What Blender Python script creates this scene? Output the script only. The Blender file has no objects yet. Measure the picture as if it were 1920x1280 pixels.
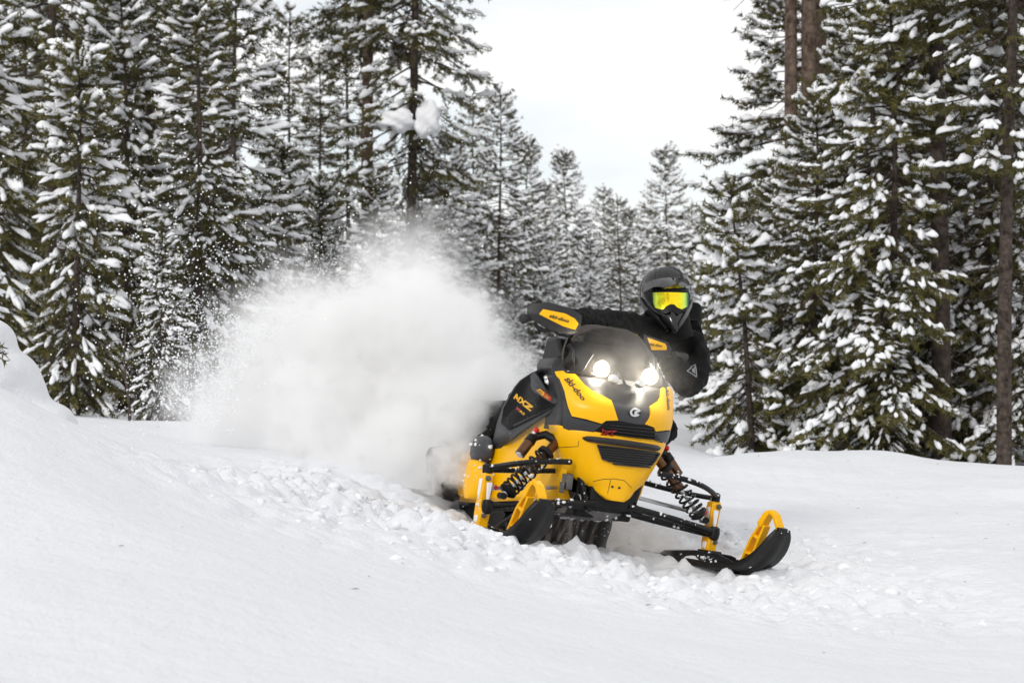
import bpy, bmesh, math, random
import numpy as np
from mathutils import Vector, Matrix
from mathutils.bvhtree import BVHTree
from mathutils.geometry import delaunay_2d_cdt

C = bpy.context.scene.collection
SC = bpy.context.scene
random.seed(4)
rng = np.random.default_rng(7)

# ---------------------------------------------------------------- camera, sky, sun, exposure
FPX, CX, CY, HOR, CAMH = 3600.0, 960.0, 640.0, 690.0, 0.83
PITCH = math.atan((HOR - CY) / FPX)
cam_d = bpy.data.cameras.new('camera')
cam = bpy.data.objects.new('camera', cam_d); C.objects.link(cam)
cam.location = (0, 0, CAMH); cam.rotation_euler = (math.pi / 2 + PITCH, 0, 0)
cam_d.sensor_width = 36; cam_d.lens = FPX * 36 / 1920
cam_d.clip_start = 0.1; cam_d.clip_end = 5000
cam_d.dof.use_dof = True; cam_d.dof.focus_distance = 7.95; cam_d.dof.aperture_fstop = 6.3
SC.camera = cam

SUN_EL, SUN_AZ = math.radians(30), math.radians(-150)     # azimuth from +y clockwise: behind the camera, to the left
w = bpy.data.worlds.new('World'); SC.world = w; w.use_nodes = True
nt = w.node_tree; nt.nodes.clear()
def N(t, typ, **kw):
    n = t.nodes.new(typ)
    for k, v in kw.items():
        if k in n.inputs: n.inputs[k].default_value = v
        else: setattr(n, k, v)
    return n
def ramp(t, fac, stops, interp='LINEAR'):
    n = t.nodes.new('ShaderNodeValToRGB'); n.color_ramp.interpolation = interp
    e = n.color_ramp.elements
    while len(e) < len(stops): e.new(0.5)
    for x, (p, c) in zip(e, stops):
        x.position = p; x.color = c if len(c) == 4 else (*c, 1)
    if fac is not None: t.links.new(fac, n.inputs[0])
    return n
sky = N(nt, 'ShaderNodeTexSky', sky_type='NISHITA', sun_disc=False, sun_elevation=SUN_EL, sun_rotation=SUN_AZ)
bg1 = N(nt, 'ShaderNodeBackground', Strength=0.12)
nt.links.new(sky.outputs[0], bg1.inputs[0])
tc = N(nt, 'ShaderNodeTexCoord')
mp = N(nt, 'ShaderNodeMapping'); mp.inputs['Scale'].default_value = (2.2, 2.2, 9); mp.inputs['Rotation'].default_value = (0.0, 0.12, 0.5)
nt.links.new(tc.outputs['Generated'], mp.inputs[0])
cn = N(nt, 'ShaderNodeTexNoise', Scale=1.6, Detail=5.0, Roughness=0.5); nt.links.new(mp.outputs[0], cn.inputs['Vector'])
cr = ramp(nt, cn.outputs[0], [(0.32, (0.62, 0.62, 0.62)), (0.53, (1, 1, 1))])
bg2 = N(nt, 'ShaderNodeBackground', Color=(0.995, 0.993, 0.99, 1), Strength=1.06)
ms = N(nt, 'ShaderNodeMixShader')
nt.links.new(cr.outputs[0], ms.inputs[0]); nt.links.new(bg1.outputs[0], ms.inputs[1]); nt.links.new(bg2.outputs[0], ms.inputs[2])
wo = N(nt, 'ShaderNodeOutputWorld'); nt.links.new(ms.outputs[0], wo.inputs[0])
sd = bpy.data.lights.new('sun', 'SUN'); sd.energy = 1.3; sd.angle = math.radians(14); sd.color = (1.0, 0.965, 0.91)
sun = bpy.data.objects.new('sun', sd); C.objects.link(sun)
sdir = Vector((math.sin(SUN_AZ) * math.cos(SUN_EL), math.cos(SUN_AZ) * math.cos(SUN_EL), math.sin(SUN_EL)))
sun.rotation_euler = sdir.to_track_quat('Z', 'Y').to_euler()
sun.location = sdir * 60

SC.view_settings.view_transform = 'Standard'; SC.view_settings.look = 'None'
SC.view_settings.exposure = 0.0; SC.view_settings.gamma = 1.0; SC.view_settings.use_curve_mapping = False
SC.render.engine = 'CYCLES'
cy = SC.cycles
cy.use_denoising = True
try: cy.denoiser = 'OPENIMAGEDENOISE'
except Exception: pass
cy.max_bounces = 10; cy.diffuse_bounces = 4; cy.glossy_bounces = 4; cy.transmission_bounces = 6
cy.volume_bounces = 6; cy.transparent_max_bounces = 16
cy.volume_step_rate = 2.0; cy.volume_max_steps = 128

# ---------------------------------------------------------------- tagging
def tag(o, label=None, cat=None, group=None, kind=None):
    if label: o['label'] = label
    if cat: o['category'] = cat
    if group: o['group'] = group
    if kind: o['kind'] = kind
    return o
def empty(name, loc=(0, 0, 0), rz=0.0):
    o = bpy.data.objects.new(name, None); o.empty_display_size = 0.2
    o.location = loc; o.rotation_euler = (0, 0, rz); C.objects.link(o); return o

# ---------------------------------------------------------------- materials
def mat(name, col, rough=0.5, metal=0.0, coat=0.0, var=0.0, vscale=8.0, bump=0.0, bscale=60.0, spec=0.5, sheen=0.0, col2=None, objvar=0.0):
    m = bpy.data.materials.new(name); m.use_nodes = True
    t = m.node_tree; b = t.nodes['Principled BSDF']
    b.inputs['Roughness'].default_value = rough; b.inputs['Metallic'].default_value = metal
    b.inputs['Coat Weight'].default_value = coat; b.inputs['Coat Roughness'].default_value = 0.06
    b.inputs['Specular IOR Level'].default_value = spec
    if sheen: b.inputs['Sheen Weight'].default_value = sheen
    tcn = N(t, 'ShaderNodeTexCoord')
    n = N(t, 'ShaderNodeTexNoise', Scale=vscale, Detail=5.0, Roughness=0.6); t.links.new(tcn.outputs['Object'], n.inputs['Vector'])
    c2 = col2 or tuple(min(1, c * (1 + var)) for c in col)
    c1 = tuple(c * (1 - var) for c in col)
    r = ramp(t, n.outputs[0], [(0.32, c1), (0.68, c2)])
    src = r.outputs[0]
    if objvar:
        oi = N(t, 'ShaderNodeObjectInfo')
        hs = N(t, 'ShaderNodeHueSaturation')
        mr = N(t, 'ShaderNodeMapRange'); mr.inputs['To Min'].default_value = 1 - objvar; mr.inputs['To Max'].default_value = 1 + objvar
        t.links.new(oi.outputs['Random'], mr.inputs['Value']); t.links.new(mr.outputs[0], hs.inputs['Value'])
        t.links.new(src, hs.inputs['Color']); src = hs.outputs[0]
    t.links.new(src, b.inputs['Base Color'])
    if bump:
        n2 = N(t, 'ShaderNodeTexNoise', Scale=bscale, Detail=6.0, Roughness=0.6); t.links.new(tcn.outputs['Object'], n2.inputs['Vector'])
        bp = N(t, 'ShaderNodeBump', Strength=bump, Distance=0.02); t.links.new(n2.outputs[0], bp.inputs['Height'])
        t.links.new(bp.outputs[0], b.inputs['Normal'])
    return m
M = {}
M['yellow'] = mat('yellow_plastic', (0.90, 0.465, 0.0), 0.36, coat=0.06, spec=0.28, var=0.03, vscale=3, bump=0.02, bscale=200)
M['yellow2'] = mat('yellow_casting', (0.86, 0.43, 0.0), 0.45, coat=0.0, spec=0.3, var=0.08, vscale=20, bump=0.06, bscale=90)
M['charcoal'] = mat('charcoal_plastic', (0.026, 0.025, 0.026), 0.45, spec=0.3, var=0.12, vscale=12, bump=0.05, bscale=300)
M['grey_panel'] = mat('grey_plastic', (0.045, 0.046, 0.050), 0.4, spec=0.32, var=0.08, vscale=9, bump=0.03, bscale=250)
M['black'] = mat('black_plastic', (0.006, 0.006, 0.0065), 0.45, spec=0.25, var=0.2, vscale=15, bump=0.04, bscale=200)
M['gloss'] = mat('gloss_black', (0.002, 0.002, 0.0022), 0.25, coat=0.0, spec=0.1, var=0.2)
M['rubber'] = mat('track_rubber', (0.016, 0.015, 0.015), 0.65, var=0.3, vscale=25, bump=0.3, bscale=80)
M['steel_black'] = mat('black_painted_tube', (0.005, 0.005, 0.0055), 0.38, spec=0.3, var=0.3, vscale=30, bump=0.15, bscale=90)
M['silver'] = mat('brushed_alloy', (0.62, 0.62, 0.63), 0.30, metal=1.0, var=0.1, vscale=30)
M['darkmetal'] = mat('grey_cast_metal', (0.16, 0.155, 0.15), 0.45, metal=0.7, var=0.35, vscale=22, bump=0.1)
M['bronze'] = mat('bronze_shock_body', (0.13, 0.066, 0.034), 0.32, metal=0.75, var=0.2, vscale=24)
M['red'] = mat('red_knob', (0.62, 0.015, 0.02), 0.3, coat=0.3, var=0.05)
M['red_print'] = mat('red_print', (0.38, 0.02, 0.015), 0.4, var=0.05)
M['yellow_print'] = mat('yellow_print', (0.80, 0.42, 0.004), 0.4, var=0.03)
M['dark_print'] = mat('dark_print', (0.018, 0.016, 0.012), 0.45, var=0.05)
M['grey_print'] = mat('grey_print', (0.30, 0.30, 0.31), 0.4, var=0.05)
M['ski'] = mat('ski_plastic', (0.009, 0.009, 0.0095), 0.42, spec=0.3, var=0.3, vscale=18, bump=0.12, bscale=60)
M['cloth'] = mat('black_jacket_cloth', (0.0045, 0.0042, 0.0042), 0.8, var=0.4, vscale=9, bump=1.0, bscale=13, spec=0.2)
M['glove'] = mat('black_glove_leather', (0.006, 0.0055, 0.0055), 0.6, spec=0.25, var=0.3, vscale=30, bump=0.3, bscale=60)
M['helmet'] = mat('helmet_gloss_black', (0.002, 0.002, 0.0025), 0.06, coat=0.5, spec=0.4, var=0.15)
M['helmet_grey'] = mat('helmet_satin_grey', (0.014, 0.014, 0.016), 0.2, coat=0.1, spec=0.4, var=0.1)
M['bark'] = mat('pine_bark', (0.055, 0.040, 0.032), 0.9, var=0.55, vscale=14, bump=0.8, bscale=35, col2=(0.125, 0.098, 0.082), spec=0.2)
M['bark_warm'] = mat('lodgepole_bark', (0.085, 0.056, 0.040), 0.9, var=0.5, vscale=16, bump=0.8, bscale=40, col2=(0.21, 0.155, 0.12), spec=0.2)
M['needle'] = mat('pine_needles', (0.060, 0.057, 0.014), 0.6, var=0.5, vscale=2.5, col2=(0.14, 0.125, 0.035), spec=0.3, objvar=0.25)
M['needle_pale'] = mat('pine_needles_far', (0.060, 0.055, 0.020), 0.7, var=0.4, vscale=2.0, col2=(0.130, 0.112, 0.040), spec=0.2, objvar=0.2)

def snow_mat(name, col=(0.77, 0.785, 0.82), bump=0.5, scales=(9, 48), dist=0.05, sss=0.0):
    m = bpy.data.materials.new(name); m.use_nodes = True
    t = m.node_tree; b = t.nodes['Principled BSDF']
    b.inputs['Roughness'].default_value = 0.75; b.inputs['Specular IOR Level'].default_value = 0.25
    g = N(t, 'ShaderNodeTexCoord')
    n0 = N(t, 'ShaderNodeTexNoise', Scale=1.3, Detail=4.0); t.links.new(g.outputs['Object'], n0.inputs['Vector'])
    r = ramp(t, n0.outputs[0], [(0.3, tuple(c * 0.97 for c in col)), (0.7, col)])
    t.links.new(r.outputs[0], b.inputs['Base Color'])
    n1 = N(t, 'ShaderNodeTexNoise', Scale=scales[0], Detail=8.0, Roughness=0.62); t.links.new(g.outputs['Object'], n1.inputs['Vector'])
    n2 = N(t, 'ShaderNodeTexNoise', Scale=scales[1], Detail=5.0, Roughness=0.7); t.links.new(g.outputs['Object'], n2.inputs['Vector'])
    mx = N(t, 'ShaderNodeMath', operation='MULTIPLY_ADD'); mx.inputs[1].default_value = 0.35
    t.links.new(n2.outputs[0], mx.inputs[0]); t.links.new(n1.outputs[0], mx.inputs[2])
    bp = N(t, 'ShaderNodeBump', Strength=bump, Distance=dist); t.links.new(mx.outputs[0], bp.inputs['Height'])
    t.links.new(bp.outputs[0], b.inputs['Normal'])
    return m
M['snow'] = snow_mat('trail_snow')
M['snow_tree'] = snow_mat('snow_on_branches', (0.90, 0.91, 0.935), 0.25, (14, 70), 0.02)
M['snow_clod'] = snow_mat('snow_clods', (0.80, 0.813, 0.842), 0.3, (20, 90), 0.02)

# ---------------------------------------------------------------- terrain: control heights joined by a thin smooth surface
def ctrl(px, py, y):
    return ((px - CX) / FPX * y, y, CAMH - (py - HOR) / FPX * y)
CT = [ctrl(*a) for a in [
    (0, 1280, 3.2), (480, 1280, 3.4), (960, 1280, 3.7), (1440, 1280, 4.4), (1920, 1280, 4.8),
    (0, 1100, 3.9), (480, 1100, 4.3), (960, 1150, 5.0), (1440, 1150, 6.0), (1920, 1100, 7.0),
    (-300, 1100, 4.0), (-300, 800, 5.4), (-300, 640, 7.4),
    (0, 900, 4.9), (300, 950, 5.4), (600, 1000, 6.0), (960, 1034, 6.7), (740, 970, 7.2), (900, 1014, 7.2), (1000, 1042, 7.2),
    (1100, 1064, 7.2), (1300, 1110, 7.3), (620, 935, 7.9), (400, 890, 8.4), (500, 905, 8.2), (250, 850, 7.8),
    (0, 735, 6.2), (70, 775, 6.6), (140, 800, 7.6), (0, 722, 7.3), (60, 752, 7.3), (92, 770, 7.4), (30, 738, 7.3), (-100, 680, 7.5), (-200, 660, 8.0),
    (60, 790, 8.4), (0, 760, 8.6), (95, 790, 8.0), (180, 806, 9.2), (240, 812, 10.5), (380, 806, 12.5), (420, 815, 11.5),
    (-300, 760, 13), (0, 782, 16), (130, 782, 18), (300, 796, 16), (420, 806, 17),
    (700, 860, 9.6), (800, 850, 12), (600, 830, 13), (900, 830, 14), (1100, 815, 16),
    (1000, 1000, 7.9), (1120, 1022, 8.2), (1252, 1034, 8.27), (1300, 1046, 8.1), (1180, 1015, 8.5), (940, 990, 8.2), (1400, 1080, 7.75), (1330, 1054, 7.95), (1430, 1100, 7.35),
    (1600, 1000, 9.2), (1600, 930, 11.2), (1900, 1000, 9.0), (1900, 945, 10.8), (1350, 905, 11.5), (1350, 960, 9.8),
    (1280, 868, 13.6), (1330, 864, 13.4), (1400, 858, 13.4), (1500, 853, 13.4), (1560, 856, 13.4), (1640, 849, 13.4), (1750, 862, 13.2), (1850, 871, 13.0), (1920, 873, 13.0), (2100, 873, 13.0), (2500, 880, 12.5),
    (1280, 855, 15.2), (1400, 872, 15.6), (1640, 872, 15.6), (1900, 880, 15.4), (2300, 880, 15.4), (1400, 868, 17.5), (1640, 868, 17.5), (1900, 872, 17.5), (1450, 858, 20), (1700, 858, 20), (1950, 858, 20),
    (1290, 800, 19), (1320, 775, 25), (1100, 775, 28), (800, 775, 28), (300, 760, 28), (1700, 780, 26)]]
CT += [(-25, 30, .9), (-25, 10, .9), (25, 30, .5), (25, 12, .3), (20, 3, .1), (-20, 2, .7), (-8, 1, .6), (0, 1, .3), (8, 1, .05), (0, -15, .3), (-20, -15, .5), (20, -15, .2),
       (-40, 80, .8), (0, 60, .4), (40, 80, .8), (0, 120, .6), (-150, 150, 1.5), (150, 150, 1.5), (-6, 3, .75), (-3, 2, .45)]
CT = np.array(CT)
def _warp(xy):
    r = np.hypot(xy[..., 0], xy[..., 1]) + 1e-6           # thin out the far field
    return xy * (np.log1p(r / 6.0) * 6.0 / r)[..., None]
_P = _warp(CT[:, :2]); _D = np.linalg.norm(_P[:, None] - _P[None], axis=-1)
_ker = lambda d: np.sqrt(d * d + 0.02)
_A = np.block([[_ker(_D) - 0.012 * np.eye(len(_P)), np.ones((len(_P), 1))], [np.ones((1, len(_P))), np.zeros((1, 1))]])
_W = np.linalg.solve(_A, np.append(CT[:, 2], 0))
def _hash(ix, iy, s):
    h = np.sin(ix * 127.1 + iy * 311.7 + s * 74.7) * 43758.5453
    return h - np.floor(h)
def vnoise(x, y, s=0):
    ix, iy = np.floor(x), np.floor(y); fx, fy = x - ix, y - iy
    fx = fx * fx * (3 - 2 * fx); fy = fy * fy * (3 - 2 * fy)
    return ((_hash(ix, iy, s) * (1 - fx) + _hash(ix + 1, iy, s) * fx) * (1 - fy) + (_hash(ix, iy + 1, s) * (1 - fx) + _hash(ix + 1, iy + 1, s) * fx) * fy) - 0.5
def smooth(a, b, x):
    t = np.clip((x - a) / (b - a), 0, 1); return t * t * (3 - 2 * t)
def ground_base(x, y):
    x = np.asarray(x, float); y = np.asarray(y, float)
    out = np.zeros(x.shape); flat = np.stack([x.ravel(), y.ravel()], -1); o = np.zeros(len(flat))
    for i in range(0, len(flat), 20000):
        q = _warp(flat[i:i + 20000])
        o[i:i + 20000] = _ker(np.linalg.norm(q[:, None] - _P[None], axis=-1)) @ _W[:-1] + _W[-1]
    return o.reshape(x.shape)
def churn(x, y):                                         # where the snow has been broken up by the machine
    ridge = smooth(0.9, 0.25, np.abs(y - (7.15 + 0.12 * np.minimum(x, 0) * -4))) * smooth(-1.7, -0.9, x) * smooth(1.1, 0.45, x)
    near = smooth(5.2, 6.5, y) * smooth(9.8, 8.5, y) * smooth(-1.9, -0.8, x) * smooth(2.3, 1.0, x)
    return np.clip(ridge + 0.5 * near, 0, 1)
def ground(x, y):
    x = np.asarray(x, float); y = np.asarray(y, float)
    z = ground_base(x, y)
    z = z + 0.012 * vnoise(x * 3.1 + 2, y * 3.1, 12) + 0.006 * vnoise(x * 8, y * 8, 13) + 0.10 * vnoise(x * 0.55, y * 0.55, 1) * smooth(9, 13, y) + 0.035 * vnoise(x * 1.3, y * 1.3, 2)
    k = churn(x, y)
    for f, a, s in ((3.2, .05, 3), (8, .05, 4), (15, .036, 5), (27, .022, 6)):
        z = z + 1.35 * a * k * (np.abs(vnoise(x * f, y * f, s)) * 2 - .4)
    tr = smooth(0.2, 1.0, x) * smooth(4.2, 6.2, y) * smooth(13.2, 11.8, y)      # groomed trail to the right: faint grooves
    z = z + tr * (0.026 * vnoise((x * .25 + y * .95) * 4.2, (x - y * .25) * .6, 8) + 0.022 * vnoise(x * 3.3, y * 3.3, 14) + 0.016 * np.abs(vnoise(x * 7, y * 7, 9)) + 0.010 * np.abs(vnoise(x * 17, y * 17, 15)))
    return z
def gz(x, y): return float(ground(np.array([x]), np.array([y]))[0])

def mesh_np(name, V, F, material, smooth_=True, uv=None):
    me = bpy.data.meshes.new(name)
    V = np.asarray(V, np.float32); F = np.asarray(F, np.int32); k = F.shape[1]
    me.vertices.add(len(V)); me.vertices.foreach_set('co', V.ravel())
    me.loops.add(F.size); me.loops.foreach_set('vertex_index', F.ravel())
    me.polygons.add(len(F)); me.polygons.foreach_set('loop_start', np.arange(0, F.size, k, dtype=np.int32))
    try: me.polygons.foreach_set('loop_total', np.full(len(F), k, np.int32))
    except Exception: pass
    me.polygons.foreach_set('use_smooth', np.full(len(F), smooth_))
    me.materials.append(material); me.update(calc_edges=True); me.validate()
    return me
def link(name, me, parent=None):
    o = bpy.data.objects.new(name, me); C.objects.link(o)
    if parent: o.parent = parent
    return o
def graded(lo, hi, a, b, d, g):
    xs = list(np.arange(a, b + 1e-6, d)); s = d; x = xs[-1]
    while x < hi: s *= g; x += s; xs.append(x)
    s = d; x = a; pre = []
    while x > lo: s *= g; x -= s; pre.append(x)
    return np.array(pre[::-1] + xs)
gx = graded(-900, 900, -2.3, 2.6, 0.016, 1.035)
gy = graded(-120, 1500, 6.2, 8.8, 0.016, 1.018)
XX, YY = np.meshgrid(gx, gy)
ZZ = ground(XX, YY)
nx, ny = len(gx), len(gy)
idx = np.arange(nx * ny).reshape(ny, nx)
Fq = np.stack([idx[:-1, :-1], idx[:-1, 1:], idx[1:, 1:], idx[1:, :-1]], -1).reshape(-1, 4)
o = link('snow_ground', mesh_np('snow_ground', np.stack([XX, YY, ZZ], -1).reshape(-1, 3), Fq, M['snow']))
tag(o, 'white snow covered ground with trail and soft banks', None, None, 'structure')
# ---------------------------------------------------------------- trees
def tube_np(path, rad, n=6, cap=False):
    path = np.asarray(path, float); k = len(path)
    T = np.gradient(path, axis=0); T /= np.linalg.norm(T, axis=1)[:, None] + 1e-9
    ref = np.where(np.abs(T[:, 2:3]) > 0.9, np.array([[1., 0, 0]]), np.array([[0, 0, 1.]]))
    A = np.cross(T, ref); A /= np.linalg.norm(A, axis=1)[:, None] + 1e-9
    B = np.cross(T, A)
    a = np.linspace(0, 2 * np.pi, n, endpoint=False)
    V = path[:, None] + np.asarray(rad, float)[:, None, None] * (np.cos(a)[None, :, None] * A[:, None] + np.sin(a)[None, :, None] * B[:, None])
    i = np.arange(k * n).reshape(k, n)
    F = np.stack([i[:-1], np.roll(i[:-1], -1, 1), np.roll(i[1:], -1, 1), i[1:]], -1).reshape(-1, 4)
    return V.reshape(-1, 3), F
def join_np(parts):
    V, F, o = [], [], 0
    for v, f in parts:
        V.append(v); F.append(f + o); o += len(v)
    return np.concatenate(V), np.concatenate(F)

def needle_templates(n, blades, seed):                   # a shoot along +x of length 1: thin needles leaning forward all round
    r = np.random.default_rng(seed); out = []
    for _ in range(n):
        s = r.random(blades) ** 0.8
        a = r.random(blades) * 2 * np.pi
        ln = r.uniform(.22, .36, blades)
        fwd = r.uniform(.35, .9, blades)
        d = np.stack([fwd, np.cos(a), np.sin(a) * .9], -1); d /= np.linalg.norm(d, axis=1)[:, None]
        base = np.stack([s, np.zeros(blades), np.zeros(blades)], -1)
        side = np.cross(d, r.normal(size=(blades, 3))); side /= np.linalg.norm(side, axis=1)[:, None]
        wd = r.uniform(.028, .045, blades)[:, None]
        V = np.stack([base - side * wd, base + side * wd, base + d * ln[:, None]], 1).reshape(-1, 3)
        out.append(V)
    return np.stack(out), np.arange(blades * 3).reshape(-1, 3)
def pad_templates(n, seed, nu=7, nv=4):                  # a pillow of snow lying along a shoot, length 1, width 1, height 1
    r = np.random.default_rng(seed); out = []
    for _ in range(n):
        V = []
        wob = r.normal(size=4) * .12
        for j in range(nv + 1):
            ph = -.45 + (np.pi / 2 + .45) * j / nv       # from just under the edge to the crest
            for i in range(nu):
                th = 2 * np.pi * i / nu
                x = .5 + .52 * np.cos(ph) * np.cos(th); y = .5 * np.cos(ph) * np.sin(th) * (1 + .25 * np.cos(th) + wob[0] * np.sin(3 * x + 5 * wob[1]))
                z = np.sin(ph) * (.75 + .25 * np.cos(th * 1 + wob[2]) + wob[3]) if ph > 0 else .55 * np.sin(ph)
                V.append((x, y + wob[2] * .5 * (x - .5) ** 2 * 4, z))
        V = np.array(V) + r.normal(size=(len(V), 3)) * np.array([.035, .05, .06])
        out.append(V)
    i = np.arange((nv + 1) * nu).reshape(nv + 1, nu)
    F = np.stack([i[:-1], np.roll(i[:-1], -1, 1), np.roll(i[1:], -1, 1), i[1:]], -1).reshape(-1, 4)
    F = np.concatenate([F, np.array([[0, nu - 1, nu - 2, 1], [1, nu - 2, nu - 3, 2], [2, nu - 3, nu - 4, 3]])]) if nu == 7 else F
    return np.stack(out), F
NEED = needle_templates(8, 30, 11); NEED_S = needle_templates(8, 20, 12)
PAD = pad_templates(8, 13); PAD_S = pad_templates(8, 14, 6, 3)

def stamp(temp, F, which, org, ex, ey, ez, sx, sy, sz):
    T = temp[which]
    V = org[:, None] + T[..., 0:1] * (ex * sx[:, None])[:, None] + T[..., 1:2] * (ey * sy[:, None])[:, None] + T[..., 2:3] * (ez * sz[:, None])[:, None]
    nv = T.shape[1]
    FF = (F[None] + (np.arange(len(org)) * nv)[:, None, None]).reshape(-1, F.shape[1])
    return V.reshape(-1, 3), FF

def tree_meshes(name, seed, H, R0, clear=0.06, tr=0.05, snow=0.85, whorl=0.2, nb=5, spacing=0.1, shoot=0.19, lean=(0, 0), bias=None, droop=0.35,
                padw=0.075, padh=0.055, dead=0.0, taper=0.85, crown_top=1.0, small=False, up=0.5, lumps=0.0, pale=False, bark='bark', down=0.35, needle_r=1.0, leader=True, fan=(.35, .85)):
    r = np.random.default_rng(seed)
    # trunk
    hs = np.linspace(-0.4, H, 16); u = np.clip(hs / H, 0, 1)
    bend = np.stack([lean[0] * u + .012 * H * np.sin(u * 5 + seed) * u, lean[1] * u + .012 * H * np.sin(u * 4 + seed * 2) * u, hs], -1)
    tv, tf = tube_np(bend, tr * (1 - .93 * u) + .004, 10)
    axis = lambda h: np.array([np.interp(h, hs, bend[:, 0]), np.interp(h, hs, bend[:, 1]), h])
    limbs, S = [], []                                    # S: shoots (origin, direction, length, snow?)
    def add_shoot(o_, d_, l_): S.append((*o_, *d_, l_))
    h = clear * H
    top = crown_top * H
    while h < 0.985 * top:
        t = (h - clear * H) / (top - clear * H)
        k = max(3, int(round(nb * r.uniform(.75, 1.3))))
        a0 = r.random() * 6.28
        for j in range(k):
            a = a0 + 6.28 * j / k + r.normal() * .35
            hh = h + r.normal() * whorl * .3
            d = np.array([math.cos(a), math.sin(a)])
            L = R0 * ((1 - t) ** taper) * r.uniform(.65, 1.12) * (1.0 if t > .12 else .75 + t * 2) + .10
            if bias is not None:
                q = float(d @ np.array(bias)); L *= 1 + .55 * q
            if r.random() < .04: L *= 1.25
            el = -down * (1 - t) ** .7 + up * 1.6 * max(0, t - .45) + r.normal() * .13
            ns = 9; s = np.linspace(0, 1, ns)
            b0 = axis(hh)
            crv = r.normal() * .25
            aa = a + crv * s
            rad = L * s * math.cos(el)
            zz = L * (s * math.sin(el) - droop * (1 - .6 * t) * s ** 2 * .8 + .20 * s ** 4)
            P = b0 + np.stack([np.cos(aa) * rad, np.sin(aa) * rad, zz], -1)
            br = min(.016, .010 * L + .004)
            limbs.append(tube_np(P, br * (1 - .8 * s) + .0015, 4))
            T = np.gradient(P, axis=0); T /= np.linalg.norm(T, axis=1)[:, None]
            n_s = max(2, int(L * (1 - .22) / spacing))
            for q in range(n_s):
                ss = .22 + .78 * (q + r.random()) / n_s
                if L < .35: ss = .1 + .9 * (q + r.random()) / n_s
                p = np.array([np.interp(ss, s, P[:, c]) for c in range(3)]); tt = T[min(ns - 1, int(ss * (ns - 1)))]
                side = np.array([-tt[1], tt[0], 0]); side /= np.linalg.norm(side) + 1e-9
                sg = 1 if (q % 2) else -1
                ang = r.uniform(*fan)
                dv = tt * math.cos(ang) + sg * side * math.sin(ang) + np.array([0, 0, r.normal() * .16 - .14])
                dv /= np.linalg.norm(dv)
                room = (1 - ss) * L
                if room > .42 and r.random() < .75:      # a side branch that bears shoots of its own
                    l2 = min(.5, .5 * room) * r.uniform(.7, 1.1)
                    P2 = p + dv * l2 * np.linspace(0, 1, 4)[:, None] + np.array([0, 0, -.16 * l2]) * (np.linspace(0, 1, 4)[:, None] ** 2)
                    limbs.append(tube_np(P2, np.linspace(.005, .002, 4), 3))
                    m = max(1, int(l2 / spacing))
                    for z in range(m):
                        f = (z + .6) / m; pp = P2[0] + (P2[-1] - P2[0]) * f
                        s2 = np.array([-dv[1], dv[0], 0]) * (1 if z % 2 else -1)
                        d3 = dv * .75 + s2 * .6 + np.array([0, 0, r.normal() * .15]); d3 /= np.linalg.norm(d3)
                        add_shoot(pp, d3, shoot * r.uniform(.7, 1.1))
                    add_shoot(P2[-1], dv, shoot * r.uniform(.8, 1.2))
                else:
                    add_shoot(p, dv, shoot * r.uniform(.65, 1.15))
            add_shoot(P[-1] - T[-1] * .03, T[-1], shoot * r.uniform(.9, 1.3))
            add_shoot(P[-3], T[-3], shoot * r.uniform(.9, 1.2))
        h += whorl * r.uniform(.7, 1.3) * (1 - .35 * t)
    if leader:
        for q in range(5):
            add_shoot(axis(H * (.94 + .015 * q)), np.array([r.normal() * .25, r.normal() * .25, 1.0]), shoot * .8)
    ndead = int(dead * 60)
    for q in range(ndead):                               # bare dead twigs on the lower trunk
        hh = r.uniform(.02, max(.1, clear)) * H; a = r.random() * 6.28; L = r.uniform(.25, .9) * min(1.0, R0)
        b0 = axis(hh); s = np.linspace(0, 1, 5)
        P = b0 + np.stack([math.cos(a) * L * s, math.sin(a) * L * s, L * (r.uniform(-.3, .25) * s - .25 * s ** 2) + .02 * np.sin(s * 9 + q)], -1)
        limbs.append(tube_np(P, .007 * (1 - .8 * s) + .001, 4))
        for z in range(3):
            i = r.integers(1, 4); l2 = L * r.uniform(.2, .45); dd = np.array([math.cos(a + r.normal()), math.sin(a + r.normal()), r.normal() * .4])
            P2 = P[i] + dd * l2 * np.linspace(0, 1, 3)[:, None]; limbs.append(tube_np(P2, [.0035, .002, .001], 3))
    S = np.array(S); n = len(S)
    org, ex, ln = S[:, :3], S[:, 3:6], S[:, 6]
    ex = ex / np.linalg.norm(ex, axis=1)[:, None]
    upv = np.array([0, 0, 1.0])
    ey = np.cross(upv, ex); nrm = np.linalg.norm(ey, axis=1); ey = np.where(nrm[:, None] < .2, np.array([1., 0, 0]), ey / np.maximum(nrm, 1e-6)[:, None])
    ez = np.cross(ex, ey); ez = np.where(ez[:, 2:3] < 0, -ez, ez)
    nt_, nf = (NEED_S if small else NEED)
    w_ = r.integers(0, 8, n)
    nlen = np.full(n, .24) * needle_r * r.uniform(.8, 1.15, n)
    nV, nF = stamp(nt_, nf, w_, org - np.array([0, 0, .012]), ex, ey, ez, ln * 1.08, nlen, nlen)
    # snow pads
    flatness = np.clip(1.15 - np.abs(ex[:, 2]), 0, 1)
    reach = np.linalg.norm(org[:, :2] - np.stack([np.interp(org[:, 2], hs, bend[:, i]) for i in (0, 1)], -1), axis=1)
    tt = np.clip((org[:, 2] / H - clear) / (1 - clear), 0, 1)
    keep = r.random(n) < snow * flatness * np.clip(.35 + 1.2 * reach / (R0 * (1 - tt) ** taper + .1), 0, 1)
    kk = np.where(keep)[0]
    pt, pf = (PAD_S if small else PAD)
    m = len(kk); w2 = r.integers(0, 8, m)
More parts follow.
